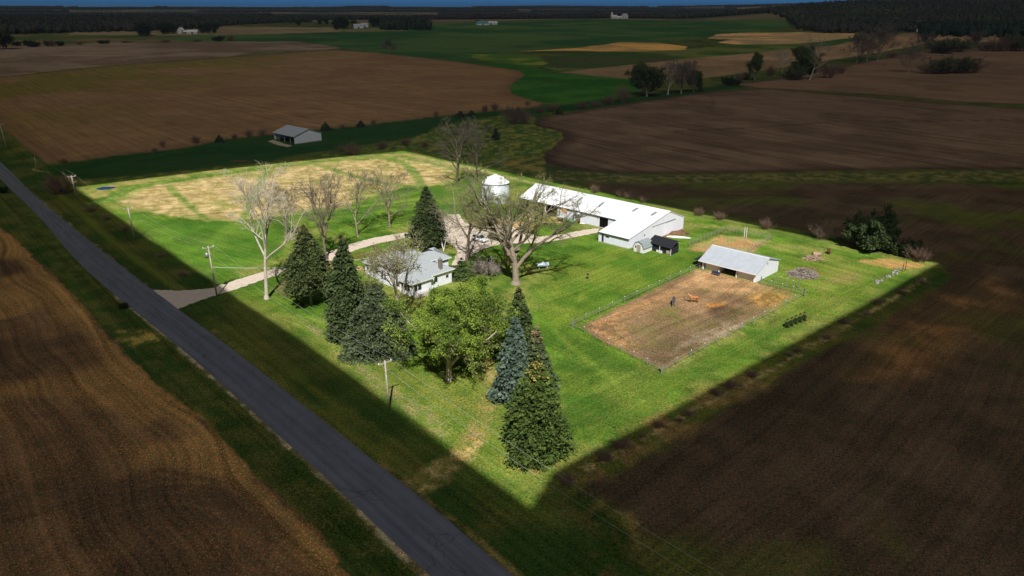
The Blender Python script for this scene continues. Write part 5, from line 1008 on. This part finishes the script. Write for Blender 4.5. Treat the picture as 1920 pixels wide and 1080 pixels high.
# little gambrel shed
gs = thing('garden_shed', 'small white garden shed with a grey gambrel roof beside the barn wing', 'shed', P3(1197, 473), YAW)
MB().prism([(-1.4, 0), (1.4, 0), (1.4, 1.3), (0.9, 2.2), (0, 2.6), (-0.9, 2.2), (-1.4, 1.3)], 'y', 0, 3.6).build('wall', M['white'], gs)
rr4 = MB()
for (a_, za), (b_, zb_) in zip([(-1.6, 1.15), (-1.0, 2.27), (0, 2.75), (1.0, 2.27)], [(-1.0, 2.27), (0, 2.75), (1.0, 2.27), (1.6, 1.15)]):
    rr4.slab([(a_, -0.2, za), (b_, -0.2, zb_), (b_, 3.8, zb_), (a_, 3.8, za)], 0.07)
rr4.build('roof', mat('grey shed shingles', (0.27, 0.31, 0.32), 0.85, 0.2, 4), gs)
MB().bx(-0.5, 0.5, -0.05, -0.01, 0.05, 1.8).build('door', M['wood'], gs)
MB().bx(-1.0, -0.65, -0.04, -0.01, 1.0, 1.5).build('window', M['glass'], gs)
# black roofed run-in
br = thing('coop', 'low coop with a black shed roof against the barn gable', 'coop', P3(1216, 468), YAW)
brf = MB().slab([(-0.2, -0.4, 2.0), (6.4, -0.4, 1.7), (6.4, 2.6, 2.9), (-0.2, 2.6, 3.1)], 0.08).slab([(-0.2, 2.6, 3.1), (6.4, 2.6, 2.9), (6.4, 3.6, 2.5), (-0.2, 3.6, 2.7)], 0.08).build('roof', M['black'], br)
MB().bx(0.2, 6.2, 0.1, 0.2, 0, 1.5).bx(6.1, 6.2, 0.2, 3.2, 0, 1.6).bx(0.2, 0.3, 0.2, 3.2, 0, 1.8).bx(0.3, 6.1, 3.1, 3.2, 0, 2.2).build('wall', mat('black boards', (0.02, 0.02, 0.022), 0.9), br)
MB().bx(4.9, 6.15, -0.05, 0.08, 0.1, 0.9).build('hatch', M['wood'], br)
for u in (0.1, 3.2, 6.25): MB().bx(u - 0.05, u + 0.05, -0.3, -0.2, 0, 1.75).build('post', M['white'], br)
sc = thing('small_coop', 'tiny white hutch with a brown pitched roof in front of the black coop', 'hutch', P3(1234, 463.5), YAW)
MB().prism([(-0.5, 0.5), (0.5, 0.5), (0.5, 1.1), (0, 1.4), (-0.5, 1.1)], 'y', -0.5, 0.5).build('wall', M['white'], sc)
MB().slab([(-0.65, -0.6, 1.05), (0, -0.6, 1.5), (0, 0.6, 1.5), (-0.65, 0.6, 1.05)], 0.05).slab([(0, -0.6, 1.5), (0.65, -0.6, 1.05), (0.65, 0.6, 1.05), (0, 0.6, 1.5)], 0.05).build('roof', M['oldwood'], sc)
for u, v in ((-.45, -.45), (.45, -.45), (-.45, .45), (.45, .45)): MB().bx(u - .05, u + .05, v - .05, v + .05, 0, .5).build('leg', M['white'], sc)
for i, (x, y) in enumerate([(1230, 470), (1234, 472), (1238.5, 474)]):
    MBo = MB().bx(-0.35, 0.35, -0.25, 0.25, 0, 0.4).bx(-0.38, 0.38, -0.28, 0.28, 0.4, 0.45).build('nest_box', M['white'], None); MBo.location = P3(x, y); MBo.rotation_euler = (0, 0, YAW); tag(MBo, 'white nest box in a line of three on the grass before the coop', 'box', 'white nest boxes')
def blob(name, c, d, m, seed, label, cat, n=3, rough=0.25):
    bm = bmesh.new(); bmesh.ops.create_icosphere(bm, subdivisions=n, radius=1.0); rr5 = random.Random(seed)
    for v in bm.verts:
        k = 1 + rr5.uniform(-rough, rough); v.co = Vector((v.co.x * d[0] * k, v.co.y * d[1] * k, max(v.co.z, -0.1) * d[2] * k))
    me = bpy.data.meshes.new(name); bm.to_mesh(me); bm.free(); me.materials.append(m); o = link(bpy.data.objects.new(name, me)); o.location = c; o.rotation_euler = (0, 0, YAW + 0.5); return tag(o, label, cat)
blob('compost_pile', P3(1262, 437), (4.0, 1.6, 0.5), M['brownpile'], 1, 'low brown compost heap against the barn gable', 'compost pile')
blob('tarp', P3(1272, 444.5), (2.9, 0.9, 0.14), M['white'], 2, 'white tarp spread on the grass beside the barn', 'tarp', rough=0.12)
blob('tarp', P3(1263, 466), (1.3, 0.5, 0.2), M['greenp'], 3, 'crumpled green tarp beside the black coop', 'tarp')
blob('tarp', P3(1096, 419), (1.3, 0.5, 0.12), M['white'], 4, 'small white sheet on the grass under the raised fuel tank', 'sheet', rough=0.12)
# fuel tank on a stand
ft = thing('fuel_tank', 'grey cylindrical fuel tank raised on white legs by the barn wall', 'fuel tank', P3(1083, 417), YAW + R(35))
tk = MB().tube((-1.15, 0, 2.35), (1.15, 0, 2.35), 0.5, None, 16).build('tank', M['steel'], ft, True); MB().tube((0.6, 0, 2.85), (0.6, 0, 3.0), 0.08, None, 8).build('filler_cap', M['rust'], tk)
for u, v in ((-.8, -.4), (.8, -.4), (-.8, .4), (.8, .4)): MB().tube((u, v * 1.4, 0), (u, v, 1.95), 0.05, None, 6).build('leg', M['white'], ft)
dr = thing('barrel', 'dark brown drum standing under the raised fuel tank', 'drum', P3(1085, 417.5)); MB().lathe([(0.01, 0), (0.42, 0), (0.42, 0.45), (0.45, 0.48), (0.42, 0.51), (0.42, 1.1), (0.01, 1.1)], n=16).build('drum_body', M['rust'], dr, True); MB().lathe([(0.38, 1.1), (0.38, 1.14), (0.01, 1.14)], n=16).build('lid', M['rust'], dr)
# playset
ps = thing('playset', 'wooden playset with a tan canvas roof and a green slide beside the barn', 'playset', P3(1053, 416), YAW + R(20))
for u, v in ((-1, -1), (1, -1), (-1, 1), (1, 1)): MB().bx(u - .07, u + .07, v - .07, v + .07, 0, 2.9).build('post', M['wood'], ps)
MB().bx(-1.05, 1.05, -1.05, 1.05, 1.3, 1.4).build('platform', M['wood'], ps); MB().bx(-1.05, 1.05, -1.08, -1.02, 1.5, 2.0).bx(1.02, 1.08, -1, 1, 1.5, 2.0).build('railing', M['white'], ps)
MB().slab([(-1.2, -1.2, 2.8), (0, -1.2, 3.6), (0, 1.2, 3.6), (-1.2, 1.2, 2.8)], .05).slab([(0, -1.2, 3.6), (1.2, -1.2, 2.8), (1.2, 1.2, 2.8), (0, 1.2, 3.6)], .05).build('canopy', M['orange'], ps)
MB().slab([(1.1, -.35, 1.4), (3.4, -.35, .15), (3.4, .35, .15), (1.1, .35, 1.4)], .08).build('slide', M['greenp'], ps)
# white propane tank under the big oak; blue sky reflection put into its colour
pt = thing('propane_tank', 'white propane tank with painted blue reflection on the lawn in the shade of the largest oak', 'propane tank', P3(1018, 503), R(12))
tkb = MB(); pr = [(0.01, -1.45), (0.25, -1.4), (0.42, -1.25), (0.5, -1.0), (0.5, 1.0), (0.42, 1.25), (0.25, 1.4), (0.01, 1.45)]
for r_, x_ in pr:
    for i in range(14): tkb.v.append((x_, r_ * math.cos(i * math.tau / 14), 0.85 + r_ * math.sin(i * math.tau / 14)))
for k in range(len(pr) - 1):
    for i in range(14): tkb.f.append((k * 14 + i, k * 14 + (i + 1) % 14, (k + 1) * 14 + (i + 1) % 14, (k + 1) * 14 + i))
tko = tkb.build('tank', M['skytint'], pt, True); MB().tube((0, 0, 1.33), (0, 0, 1.52), 0.2, 0.16, 12).build('valve_cover', M['white'], tko)
for u in (-.9, .9): MB().bx(u - .12, u + .12, -.35, .35, 0, .45).build('foot', M['stone'], pt)
# lamp post with a birdhouse-like head
lp = thing('lamp_post', 'dark lamp post on the grass inside the curve of the drive', 'lamp post', P3(761, 458)); MB().tube((0, 0, 0), (0, 0, 2.0), 0.07, None, 8).build('post', M['rust'], lp)
MB().lathe([(0.01, 2.0), (0.22, 2.0), (0.28, 2.5), (0.34, 2.52), (0.01, 2.85)], n=8).build('lantern', M['tyre'], lp); MB().box((0, 0, 0.04), (0.8, 0.5, 0.12)).build('base', M['stone'], lp)
fp = thing('flagpole', 'thin white pole rising behind the house roof', 'pole', P3(793, 470)); MB().tube((0, 0, 0), (0, 0, 6.5), 0.06, 0.04, 8).build('pole', M['white'], fp); MB().tube((0, 0, 6.5), (0, 0, 6.62), 0.09, 0.02, 8).build('finial', M['steel'], fp)
# ------------------------------------------------------------------ wood and brush piles, barrel, stones
def pile(name, label, cat, c, rx, ry, hz, n, m, seed, L=(1.0, 2.6), r=(0.03, 0.09)):
    rr6 = random.Random(seed); m_ = MB()
    for _ in range(n):
        a_ = rr6.uniform(0, 6.28); q = math.sqrt(rr6.random()); x, y = rx * q * math.cos(a_), ry * q * math.sin(a_); z = max(0.05, hz * (1 - q ** 1.5) * rr6.uniform(0.3, 1)); l = rr6.uniform(*L) / 2; b_ = rr6.uniform(0, 3.14); e = rr6.uniform(-0.25, 0.25)
        d = Vector((math.cos(b_) * l, math.sin(b_) * l, math.sin(e) * l)); p = Vector((x, y, z)); ra = rr6.uniform(*r)
        a1, b1 = p - d, p + d; a1.z = max(a1.z, 0.03); b1.z = max(b1.z, 0.03); m_.tube(a1, b1, ra, ra * 0.7, 5)
    o = m_.build(name, m, None); o.location = c; return tag(o, label, cat, kind='stuff' if False else None)
pile('brush_pile', 'wide grey heap of dead branches on the right lawn', 'brush pile', P3(1505, 516), 2.8, 2.3, 1.7, 420, M['oldwood'], 4)
pile('wood_pile', 'heap of split logs and boards behind the brush pile', 'wood pile', P3(1524, 486), 2.0, 1.5, 1.0, 130, M['log'], 5, (0.5, 1.6), (0.06, 0.16))
lg = MB().tube((-0.9, 0, 0.55), (0.9, 0.1, 0.6), 0.5, 0.46, 12).build('log', M['log'], None); lg.location = P3(1531, 481); lg.rotation_euler = (0, 0, R(-8)); tag(lg, 'thick sawn trunk section lying on the wood pile', 'log')
bb = thing('burn_barrel', 'rusty upright barrel at the end of the wood pile', 'barrel', P3(1553, 476)); MB().lathe([(0.35, 0), (0.4, 0.02), (0.4, 0.6), (0.43, 0.63), (0.4, 0.66), (0.4, 1.25), (0.34, 1.25), (0.34, 0.1)], n=16).build('barrel_body', M['rust'], bb, True); MB().lathe([(0.42, 1.22), (0.43, 1.27), (0.36, 1.27)], n=16).build('rim', M['rust'], bb)
rk = MB()
def rock_mesh(seed):
    bm = bmesh.new(); bmesh.ops.create_icosphere(bm, subdivisions=2, radius=0.35); q = random.Random(seed)
    for v in bm.verts: v.co *= 1 + q.uniform(-0.2, 0.2); v.co.z *= 0.7
    me = bpy.data.meshes.new('field_stone'); bm.to_mesh(me); bm.free(); me.materials.append(M['rock']); return me
RK = [rock_mesh(i) for i in range(4)]
for k in range(34):
    t_ = k / 33; x = 1640 + (1690 - 1640) * t_ + rnd.uniform(-4, 4); y = 531 - (531 - 506) * t_ + rnd.uniform(-3, 3)
    o = link(bpy.data.objects.new('field_stone', RK[k % 4])); o.location = P3(x, y, 0.1); sc_ = rnd.uniform(0.35, 0.95); o.scale = (sc_, sc_, sc_); o.rotation_euler = (0, 0, rnd.uniform(0, 6)); tag(o, 'grey field stone in the rock row near the right corner', 'stone', 'field stones in a row')
dbr = pile('debris_pile', 'jumble of dark rails and scrap beyond the left back boundary', 'scrap pile', P3(452, 303), 4.0, 1.8, 0.35, 60, M['brownpile'], 9, (0.6, 1.8), (0.05, 0.10))
# ------------------------------------------------------------------ fences
def fence(label, pts, nseg, zs=(0.75, 1.25), post_h=1.35, rail_r=0.045, corner=0.1, postm='rail', railm='rail', name='paddock_fence', topper=True):
    pts = [Vector((*p, 0)) for p in pts]; t = thing(name, label, 'fence', pts[0]); o0 = pts[0]
    for (a_, b_), n in zip(zip(pts[:-1], pts[1:]), nseg):
        for k in range(n + 1):
            q = a_.lerp(b_, k / n) - o0; big = k in (0, n)
            p_ = MB().tube((q.x, q.y, 0), (q.x, q.y, post_h + (0.35 if big else 0)), corner if big else 0.04, None, 6).build('post', M[postm], t)
            if topper and not big: MB().tube((q.x, q.y, post_h - 0.02), (q.x, q.y, post_h + 0.1), 0.07, None, 6).build('insulator', M['white'], p_)
        for z in zs:
            MB().tube(a_ - o0 + Vector((0, 0, z)), b_ - o0 + Vector((0, 0, z)), rail_r, None, 5).build('rail', M[railm], t)
    return t
fence('two rail paddock fence along the lawn side of the dirt paddock', PW([(1072, 614), (1312, 503)]), [11], rail_r=0.035)
fence('wire paddock fence along the near side of the dirt paddock', PW([(1074, 615), (1240, 700)]), [7], rail_r=0.022)
fence('two rail paddock fence along the right side of the dirt paddock', PW([(1241, 700), (1508, 556)]), [12], rail_r=0.03)
fence('white railed fence from the horse shed to the paddock corner', PW([(1426, 533), (1507, 555)]), [4], rail_r=0.045)
fence('thin electric fence with white caps behind the horse shed', PW([(1452, 527), (1497, 541)]), [4], rail_r=0.012)
fence('dark wire fence around the small pen behind the horse shed', PW([(1292, 462), (1360, 434), (1402, 440), (1446, 449), (1402, 476)]), [10, 6, 6, 7], zs=(0.35, 0.7, 1.05, 1.35), post_h=1.45, rail_r=0.03, corner=0.07, postm='oldwood', railm='oldwood', name='wire_fence', topper=False)
for x, y in ((1395, 446), (1399, 446)):
    o = MB().tube((0, 0, 0), (0, 0, 2.6), 0.06, None, 6).box((0, 0, 2.6), (0.16, 0.16, 0.05)).build('pole', M['white'], None); o.location = P3(x, y); tag(o, 'slim white pole standing at the back of the small pen', 'pole', 'white poles in the pen')
for x, y in ((1692, 509), (1697, 506)):
    o = MB().tube((0, 0, 0), (0, 0, 1.9), 0.07, None, 6).box((0, 0, 1.9), (0.15, 0.15, 0.04)).build('post', M['rust'], None); o.location = P3(x, y); tag(o, 'rusty old fence post at the end of the rock row', 'post', 'rusty posts by the rock row')
# ------------------------------------------------------------------ utility poles and wires
tops = []
def upole(label, bx, by, ty, arm=True, xf=False, lean=0.0):
    h = height_at(bx, by, ty); t = thing('utility_pole', label, 'utility pole', P3(bx, by), 0)
    MB().tube((0, 0, -0.2), (lean, 0, h), 0.17, 0.12, 10).build('pole', M['pole'], t, True)
    if arm:
        c_ = MB().box((lean, 0.0, h - 0.35), (2.2, 0.12, 0.14), R(42)).build('crossarm', M['pole'], t)
        for s_ in (-1, 1): MB().tube((lean + s_ * math.cos(R(42)), s_ * math.sin(R(42)), h - 0.28), (lean + s_ * math.cos(R(42)), s_ * math.sin(R(42)), h - 0.05), 0.09, 0.06, 8).build('insulator', M['white'], c_)
    if xf: MB().tube((lean - 0.35, -0.3, h - 2.3), (lean - 0.35, -0.3, h - 1.3), 0.3, None, 12).build('transformer', M['steel'], t, True)
    p = P3(bx, by); tops.append([Vector((p.x + lean + s_ * math.cos(R(42)), p.y + s_ * math.sin(R(42)), h)) for s_ in (-1, 1)]); return h
upole('leaning utility pole far up the road at the left edge', 14, 282, 232, lean=-0.6)
upole('short bare utility pole beside the far road bend', 69, 314, 294, arm=False)
upole('utility pole with a crossarm beside the left corner thicket', 142, 368, 329)
upole('utility pole with a crossarm left of the mown lawn', 253, 449, 389, lean=-0.3)
upole('utility pole with crossarm and grey transformer at the driveway', 407, 556, 461, xf=True, lean=-0.3)
upole('weathered utility pole with a crossarm on the front lawn edge', 730, 766, 676, lean=-0.2)
last = tops[-1]; dv = (last[0] - tops[-2][0]); tops.append([p + dv for p in last])
seq = [tops[0], tops[2], tops[3], tops[4], tops[5], tops[6]]
for i, (a_, b_) in enumerate(zip(seq[:-1], seq[1:])):
    for k in (0, 1):
        m_ = MB(); pa = None
        for j in range(13):
            s_ = j / 12; q = a_[k].lerp(b_[k], s_); q.z -= 1.2 * 4 * s_ * (1 - s_)
            if pa is not None: m_.tube(pa, q, 0.014, None, 4, False)
            pa = q
        o = m_.build('power_wire', M['wire'], None); tag(o, 'thin sagging power wire strung between the roadside poles', 'wire', 'roadside power wires')
m_ = MB(); a_ = Vector(P3(407, 556)) + Vector((0, 0, 6.2)); b_ = Vector(P3(684, 514)) + Vector((1, 1, 3.4)); pa = None
for j in range(15):
    s_ = j / 14; q = a_.lerp(b_, s_); q.z -= 1.0 * 4 * s_ * (1 - s_)
    if pa is not None: m_.tube(pa, q, 0.03, None, 4, False)
    pa = q
tag(m_.build('service_wire', M['white'], None), 'pale service wire running from the transformer pole over the lawn to the house', 'wire')
# ------------------------------------------------------------------ vehicles
def car(label, loc, rz, paint, L=4.6, W=1.85, Hh=1.65, suv=True):
    t = thing('parked_car', label, 'car', loc, rz); hw = W / 2
    st = [(-L / 2, .45, .80, .86), (-L / 2 + .15, .35, .98, .95), (-L * .2, .28, 1.0, 1.0), (L * .18, .28, .98, 1.0), (L / 2 - .35, .32, .84, .93), (L / 2, .42, .68, .78)]
    m_ = MB(); n = 8
    for x, zb_, zt, wf in st:
        h_ = hw * wf; m_.v += [(x, -h_ * .9, zb_), (x, -h_, zb_ + .15), (x, -h_, zt - .12), (x, -h_ * .86, zt), (x, h_ * .86, zt), (x, h_, zt - .12), (x, h_, zb_ + .15), (x, h_ * .9, zb_)]
    for k in range(len(st) - 1):
        for i in range(n): m_.f.append((k * n + i, k * n + (i + 1) % n, (k + 1) * n + (i + 1) % n, (k + 1) * n + i))
    m_.f += [tuple(range(n)), tuple(range((len(st) - 1) * n, len(st) * n))]
    m_.build('body', M[paint], t, True)
    rb_ = -L * .44 if suv else -L * .33; g_ = MB()
    rf_ = [(rb_, .96), (rb_ + .35, Hh - .06), (L * .06, Hh - .06), (L * .24, .95)]
    g_.v += [(x, s_ * hw * (.88 if z < 1.1 else .70), z) for x, z in rf_ for s_ in (-1, 1)]
    g_.f += [(0, 1, 3, 2), (2, 3, 5, 4), (4, 5, 7, 6), (0, 2, 4, 6), (1, 7, 5, 3), (0, 6, 7, 1)]
    g_.build('window', M['glass'], t)
    MB().slab([(rb_ + .33, -hw * .70, Hh), (L * .05, -hw * .70, Hh), (L * .05, hw * .70, Hh), (rb_ + .33, hw * .70, Hh)], .07).build('roof', M[paint], t, bevel=0.02)
    for s_ in (-1, 1):
        p_ = MB()
        for x0, z0_, x1, z1_ in ((rb_ + .02, .96, rb_ + .36, Hh - .05), (L * .06, Hh - .05, L * .24, .96), (-L * .08, .96, -L * .08, Hh - .05)): p_.tube((x0, s_ * hw * .885, z0_), (x1, s_ * hw * .705, z1_), .045, None, 5)
        p_.build('pillar', M[paint], t)
        MB().box((L / 2 - .14, s_ * hw * .62, .66), (.16, .32, .13), -s_ * .3).build('headlight', M['lens'], t); MB().box((-L / 2 + .04, s_ * hw * .68, .82), (.1, .25, .2)).build('tail_light', M['red'], t)
        MB().box((L * .17, s_ * (hw + .08), 1.0), (.12, .18, .12)).build('mirror', M[paint], t)
        for x in (-L * .3, L * .31):
            w_ = MB().tube((x, s_ * (hw - .2), .34), (x, s_ * (hw + .02), .34), .34, None, 18).build('wheel', M['tyre'], t); MB().tube((x, s_ * (hw + .02), .34), (x, s_ * (hw + .035), .34), .2, None, 12).build('rim', M['chrome'], w_)
    MB().box((L / 2 - .02, 0, .52), (.08, W * .5, .2)).build('grille', M['tyre'], t); MB().box((L / 2 + .02, 0, .4), (.03, .5, .12)).build('number_plate', M['white'], t)
    return t
car('white crossover parked on the gravel beside the oak', P3(900, 452), R(-42), 'carwhite')
car('black hatchback parked right of the white car', P3(929, 449), R(-42), 'carblack', L=4.1, W=1.75, Hh=1.5)
# ------------------------------------------------------------------ horses and person
def skinned(name, pts, edges, m, parent, root=0, sub=2):
    me = bpy.data.meshes.new(name); me.from_pydata([p[:3] for p in pts], edges, []); me.materials.append(m)
    o = link(bpy.data.objects.new(name, me), parent); md = o.modifiers.new('skin', 'SKIN'); md.use_smooth_shade = True
    for i, p in enumerate(pts):
        r_ = p[3]; me.skin_vertices[0].data[i].radius = (r_, p[4] if len(p) > 4 else r_)
    me.skin_vertices[0].data[root].use_root = True
    sb = o.modifiers.new('sub', 'SUBSURF'); sb.levels = sub; sb.render_levels = sub; return o
def horse(label, loc, rz, coat, mane, graze=False, legc=None):
    t = thing('horse', label, 'horse', loc, rz)
    # x forward, length about 2.4 m
    pts = [(-.95, 0, 1.28, .20, .24), (-.72, 0, 1.22, .27, .31), (-.3, 0, 1.12, .27, .31), (.15, 0, 1.12, .27, .33), (.55, 0, 1.2, .23, .30)]
    if graze: nk = [(.85, 0, 1.05, .13, .20), (1.12, 0, .75, .10, .15), (1.28, 0, .5, .09, .13), (1.42, 0, .25, .065, .08), (1.48, 0, .1, .05, .05)]
    else: nk = [(.82, 0, 1.42, .13, .20), (1.08, 0, 1.68, .10, .15), (1.22, 0, 1.80, .09, .13), (1.45, 0, 1.66, .065, .08), (1.60, 0, 1.55, .05, .06)]
    pts += nk; ed = [(i, i + 1) for i in range(9)]
    for s_, (a0, pts_) in enumerate([(1, [(-.85, .17, .95, .15), (-.68, .18, .72, .10), (-.92, .18, .48, .065), (-.86, .18, .15, .045), (-.80, .18, .03, .06)]), (1, [(-.80, -.17, .95, .15), (-.60, -.18, .72, .10), (-.82, -.18, .48, .065), (-.74, -.18, .15, .045), (-.68, -.18, .03, .06)]),
                                      (4, [(.52, .16, .85, .12), (.50, .17, .50, .06), (.46, .17, .15, .045), (.52, .17, .03, .06)]), (4, [(.52, -.16, .85, .12), (.58, -.17, .50, .06), (.60, -.17, .15, .045), (.66, -.17, .03, .06)])]):
        b0 = len(pts); pts += pts_; ed += [(a0, b0)] + [(b0 + i, b0 + i + 1) for i in range(len(pts_) - 1)]
    skinned('body', pts, ed, M[coat], t, 2)
    hd = Vector(nk[2][:3])
    for s_ in (-1, 1): MB().tube(hd + Vector((0, s_ * .06, .08)), hd + Vector((.02, s_ * .08, .26)), .04, .008, 6).build('ear', M[coat], t)
    skinned('tail', [(-1.08, 0, 1.32, .05), (-1.22, 0, 1.1, .08), (-1.25, 0, .75, .07), (-1.22, 0, .45, .03)], [(0, 1), (1, 2), (2, 3)], M[coat], t, 0, 1)
    q = [Vector(p[:3]) for p in ([(.55, 0, 1.45, 0)] + nk[:3])]
    skinned('mane', [(p.x - .08, p.y, p.z + .16 - .02 * i, .05) for i, p in enumerate(q)], [(0, 1), (1, 2), (2, 3)], M[mane], t, 0, 1)
    return t
horse('chestnut horse with a pale mane standing side on in the paddock', P3(1300, 568), R(178), 'chestnut', 'blaze')
horse('dark grey horse with its back to the camera in the paddock', P3(1262, 571), R(250), 'greycoat', 'blackhair', True)
pe = thing('person', 'person in black clothing walking on the lawn left of the paddock', 'person', P3(1102, 524), R(200))
hp = [(0, 0, .95, .14, .11), (0, 0, 1.12, .13, .10), (0, 0, 1.38, .17, .11), (0, 0, 1.5, .07), (0, 0, 1.56, .055), (0.01, 0, 1.66, .085, .10), (0.02, 0, 1.74, .07)]
he = [(i, i + 1) for i in range(6)]
def chain(a0, ps_):
    b0 = len(hp); hp.extend(ps_); he.append((a0, b0)); he.extend([(b0 + i, b0 + i + 1) for i in range(len(ps_) - 1)]); return len(hp) - 1
for s_, fw in ((1, .22), (-1, -.2)):
    chain(0, [(0.02, s_ * .1, .88, .095), (fw * .5, s_ * .11, .48, .06), (fw * .9 - .04, s_ * .11, .09, .042), (fw * .9 + .12, s_ * .12, .04, .035)])
    w_ = chain(2, [(0, s_ * .2, 1.4, .06), (-fw * .3, s_ * .27, 1.12, .045), (-fw * .2 + .08, s_ * .27, .88, .032), (-fw * .2 + .10, s_ * .27, .82, .035)])
    bp_ = hp[w_][:3]
    for k_ in range(4): chain(w_, [(bp_[0] + .02 * (k_ - 1.5), bp_[1], bp_[2] - .05, .01), (bp_[0] + .02 * (k_ - 1.5) + .01, bp_[1] - s_ * .01, bp_[2] - .10 + .006 * abs(k_ - 1.5), .008)])
    chain(w_, [(bp_[0] + .05, bp_[1] - s_ * .01, bp_[2] - .02, .011), (bp_[0] + .06, bp_[1] - s_ * .015, bp_[2] - .06, .009)])
skinned('body', hp, he, M['skin'], pe, 0, 1)
skinned('jacket', [(0, 0, .92, .18, .15), (0, 0, 1.15, .17, .14), (0, 0, 1.38, .2, .15), (0, 0, 1.5, .09), (0, .21, 1.4, .085), (-.06, .28, 1.12, .07), (.03, .28, .92, .055), (0, -.21, 1.4, .085), (.06, -.28, 1.12, .07), (.1, -.28, .92, .055)], [(0, 1), (1, 2), (2, 3), (2, 4), (4, 5), (5, 6), (2, 7), (7, 8), (8, 9)], M['cloth'], pe, 0, 1)
skinned('trousers', [(0, 0, .98, .16, .13), (0.02, .1, .86, .115), (.11, .11, .48, .08), (.17, .11, .12, .06), (0.02, -.1, .86, .115), (-.1, -.11, .48, .08), (-.2, -.11, .12, .06)], [(0, 1), (1, 2), (2, 3), (0, 4), (4, 5), (5, 6)], M['jeans'], pe, 0, 1)
MB().lathe([(0.01, .13), (.075, .11), (.105, .03), (.1, -.03), (.08, -.05)], (-0.015, 0, 1.70), 14).build('hair', M['blackhair'], pe, True)
# ------------------------------------------------------------------ far farms
def farm(label, px, py, L, W, hw, ht, rz=0.3, roof='farroof', silo=False, name='farm_building', cat='farm building', extra=None):
    t = thing(name, label, cat, P3(px, py), rz)
    MB().bx(-L / 2, L / 2, -W / 2, W / 2, 0, hw).prism([(-W / 2, hw), (W / 2, hw), (0, ht)], 'x', -L / 2, L / 2).build('wall', M['farwall'], t)
    MB().slab([(-L / 2 - .4, -W / 2 - .5, hw - .2), (L / 2 + .4, -W / 2 - .5, hw - .2), (L / 2 + .4, 0, ht + .2), (-L / 2 - .4, 0, ht + .2)], .3).slab([(-L / 2 - .4, 0, ht + .2), (L / 2 + .4, 0, ht + .2), (L / 2 + .4, W / 2 + .5, hw - .2), (-L / 2 - .4, W / 2 + .5, hw - .2)], .3).build('roof', M[roof], t)
    MB().bx(-1.5, 1.5, -W / 2 - .06, -W / 2 - .02, 0.1, min(3, hw - .5)).build('door', M['dark'], t)
    return t
farm('white gabled farmhouse in the far left farm', 340, 63, 7, 8, 6, 9.5, 1.2, 'farwall', name='farmhouse', cat='house'); farm('small white shed beside the far left farmhouse', 348, 63, 5, 5, 3, 5, 0.2, 'farwall'); farm('long low white shed at the far left farm', 362, 63, 16, 8, 3, 6, 0.1, 'farwall')
farm('white farmhouse in the middle distance left of the pine grove', 672, 53, 18, 10, 5, 8, 0.3, name='farmhouse', cat='house'); farm('white barn right of the middle distance farmhouse', 684, 51, 14, 10, 5, 8, 0.2)
farm('long low white shed just left of the pine grove', 732, 51, 28, 9, 3.5, 6, 0.1, 'farwall'); farm('white shed nearest the pine grove', 748, 50, 10, 8, 5, 8, 1.0, 'farwall')
farm('green roofed farm barn on the green field crest', 904, 47, 26, 16, 4, 8, 0.3, 'fargreen'); farm('white roofed farm shed on the green field crest', 920, 46, 30, 12, 4, 7, 0.1, 'farwall')
farm('white farm building at the foot of the far silo', 1151, 35, 18, 12, 6, 10, 0.3, 'farwall'); farm('low white shed between the far silo and barn', 1162, 35, 16, 10, 4, 7, 0.1, 'farwall'); farm('tall white barn right of the far silo', 1171, 35, 16, 12, 8, 14, 0.5)
farm('tan roofed shed at the right end of the far silo farm', 1191, 33.5, 22, 10, 4, 7, 0.1)
sl_ = thing('silo', 'tall white silo with a domed top on the distant green hill', 'silo', P3(1147, 35)); MB().lathe([(3, 0), (3, 16), (2.2, 18), (0.1, 19)], n=16).build('silo_wall', M['farwall'], sl_, True); MB().lathe([(3.1, 15.6), (3.2, 16.1), (2.3, 18.2), (0.1, 19.2)], n=16).build('dome', M['farroof'], sl_, True)
bw = MB().bx(-3, 3, -2, 2, 0, 3).prism([(-2, 3), (2, 3), (0, 4.2)], 'x', -3, 3).build('field_hut', M['farwall'], None); bw.location = P3(1721, 60); tag(bw, 'tiny white hut at the edge of the right hillside wood', 'hut')

# ------------------------------------------------------------------ air between the farm and the horizon
hz = MB().bx(-11900, 11900, -11900, 11900, -3.0, 96.0)
m, t, b = nodes('haze'); t.nodes.remove(b)
pv = N(t, 'ShaderNodeVolumePrincipled'); pv.inputs['Color'].default_value = (0.55, 0.75, 1.0, 1); pv.inputs['Density'].default_value = 6e-5; pv.inputs['Anisotropy'].default_value = 0.2
t.links.new(pv.outputs[0], t.nodes['Material Output'].inputs['Volume'])
tag(hz.build('haze', m, None), kind='stuff')
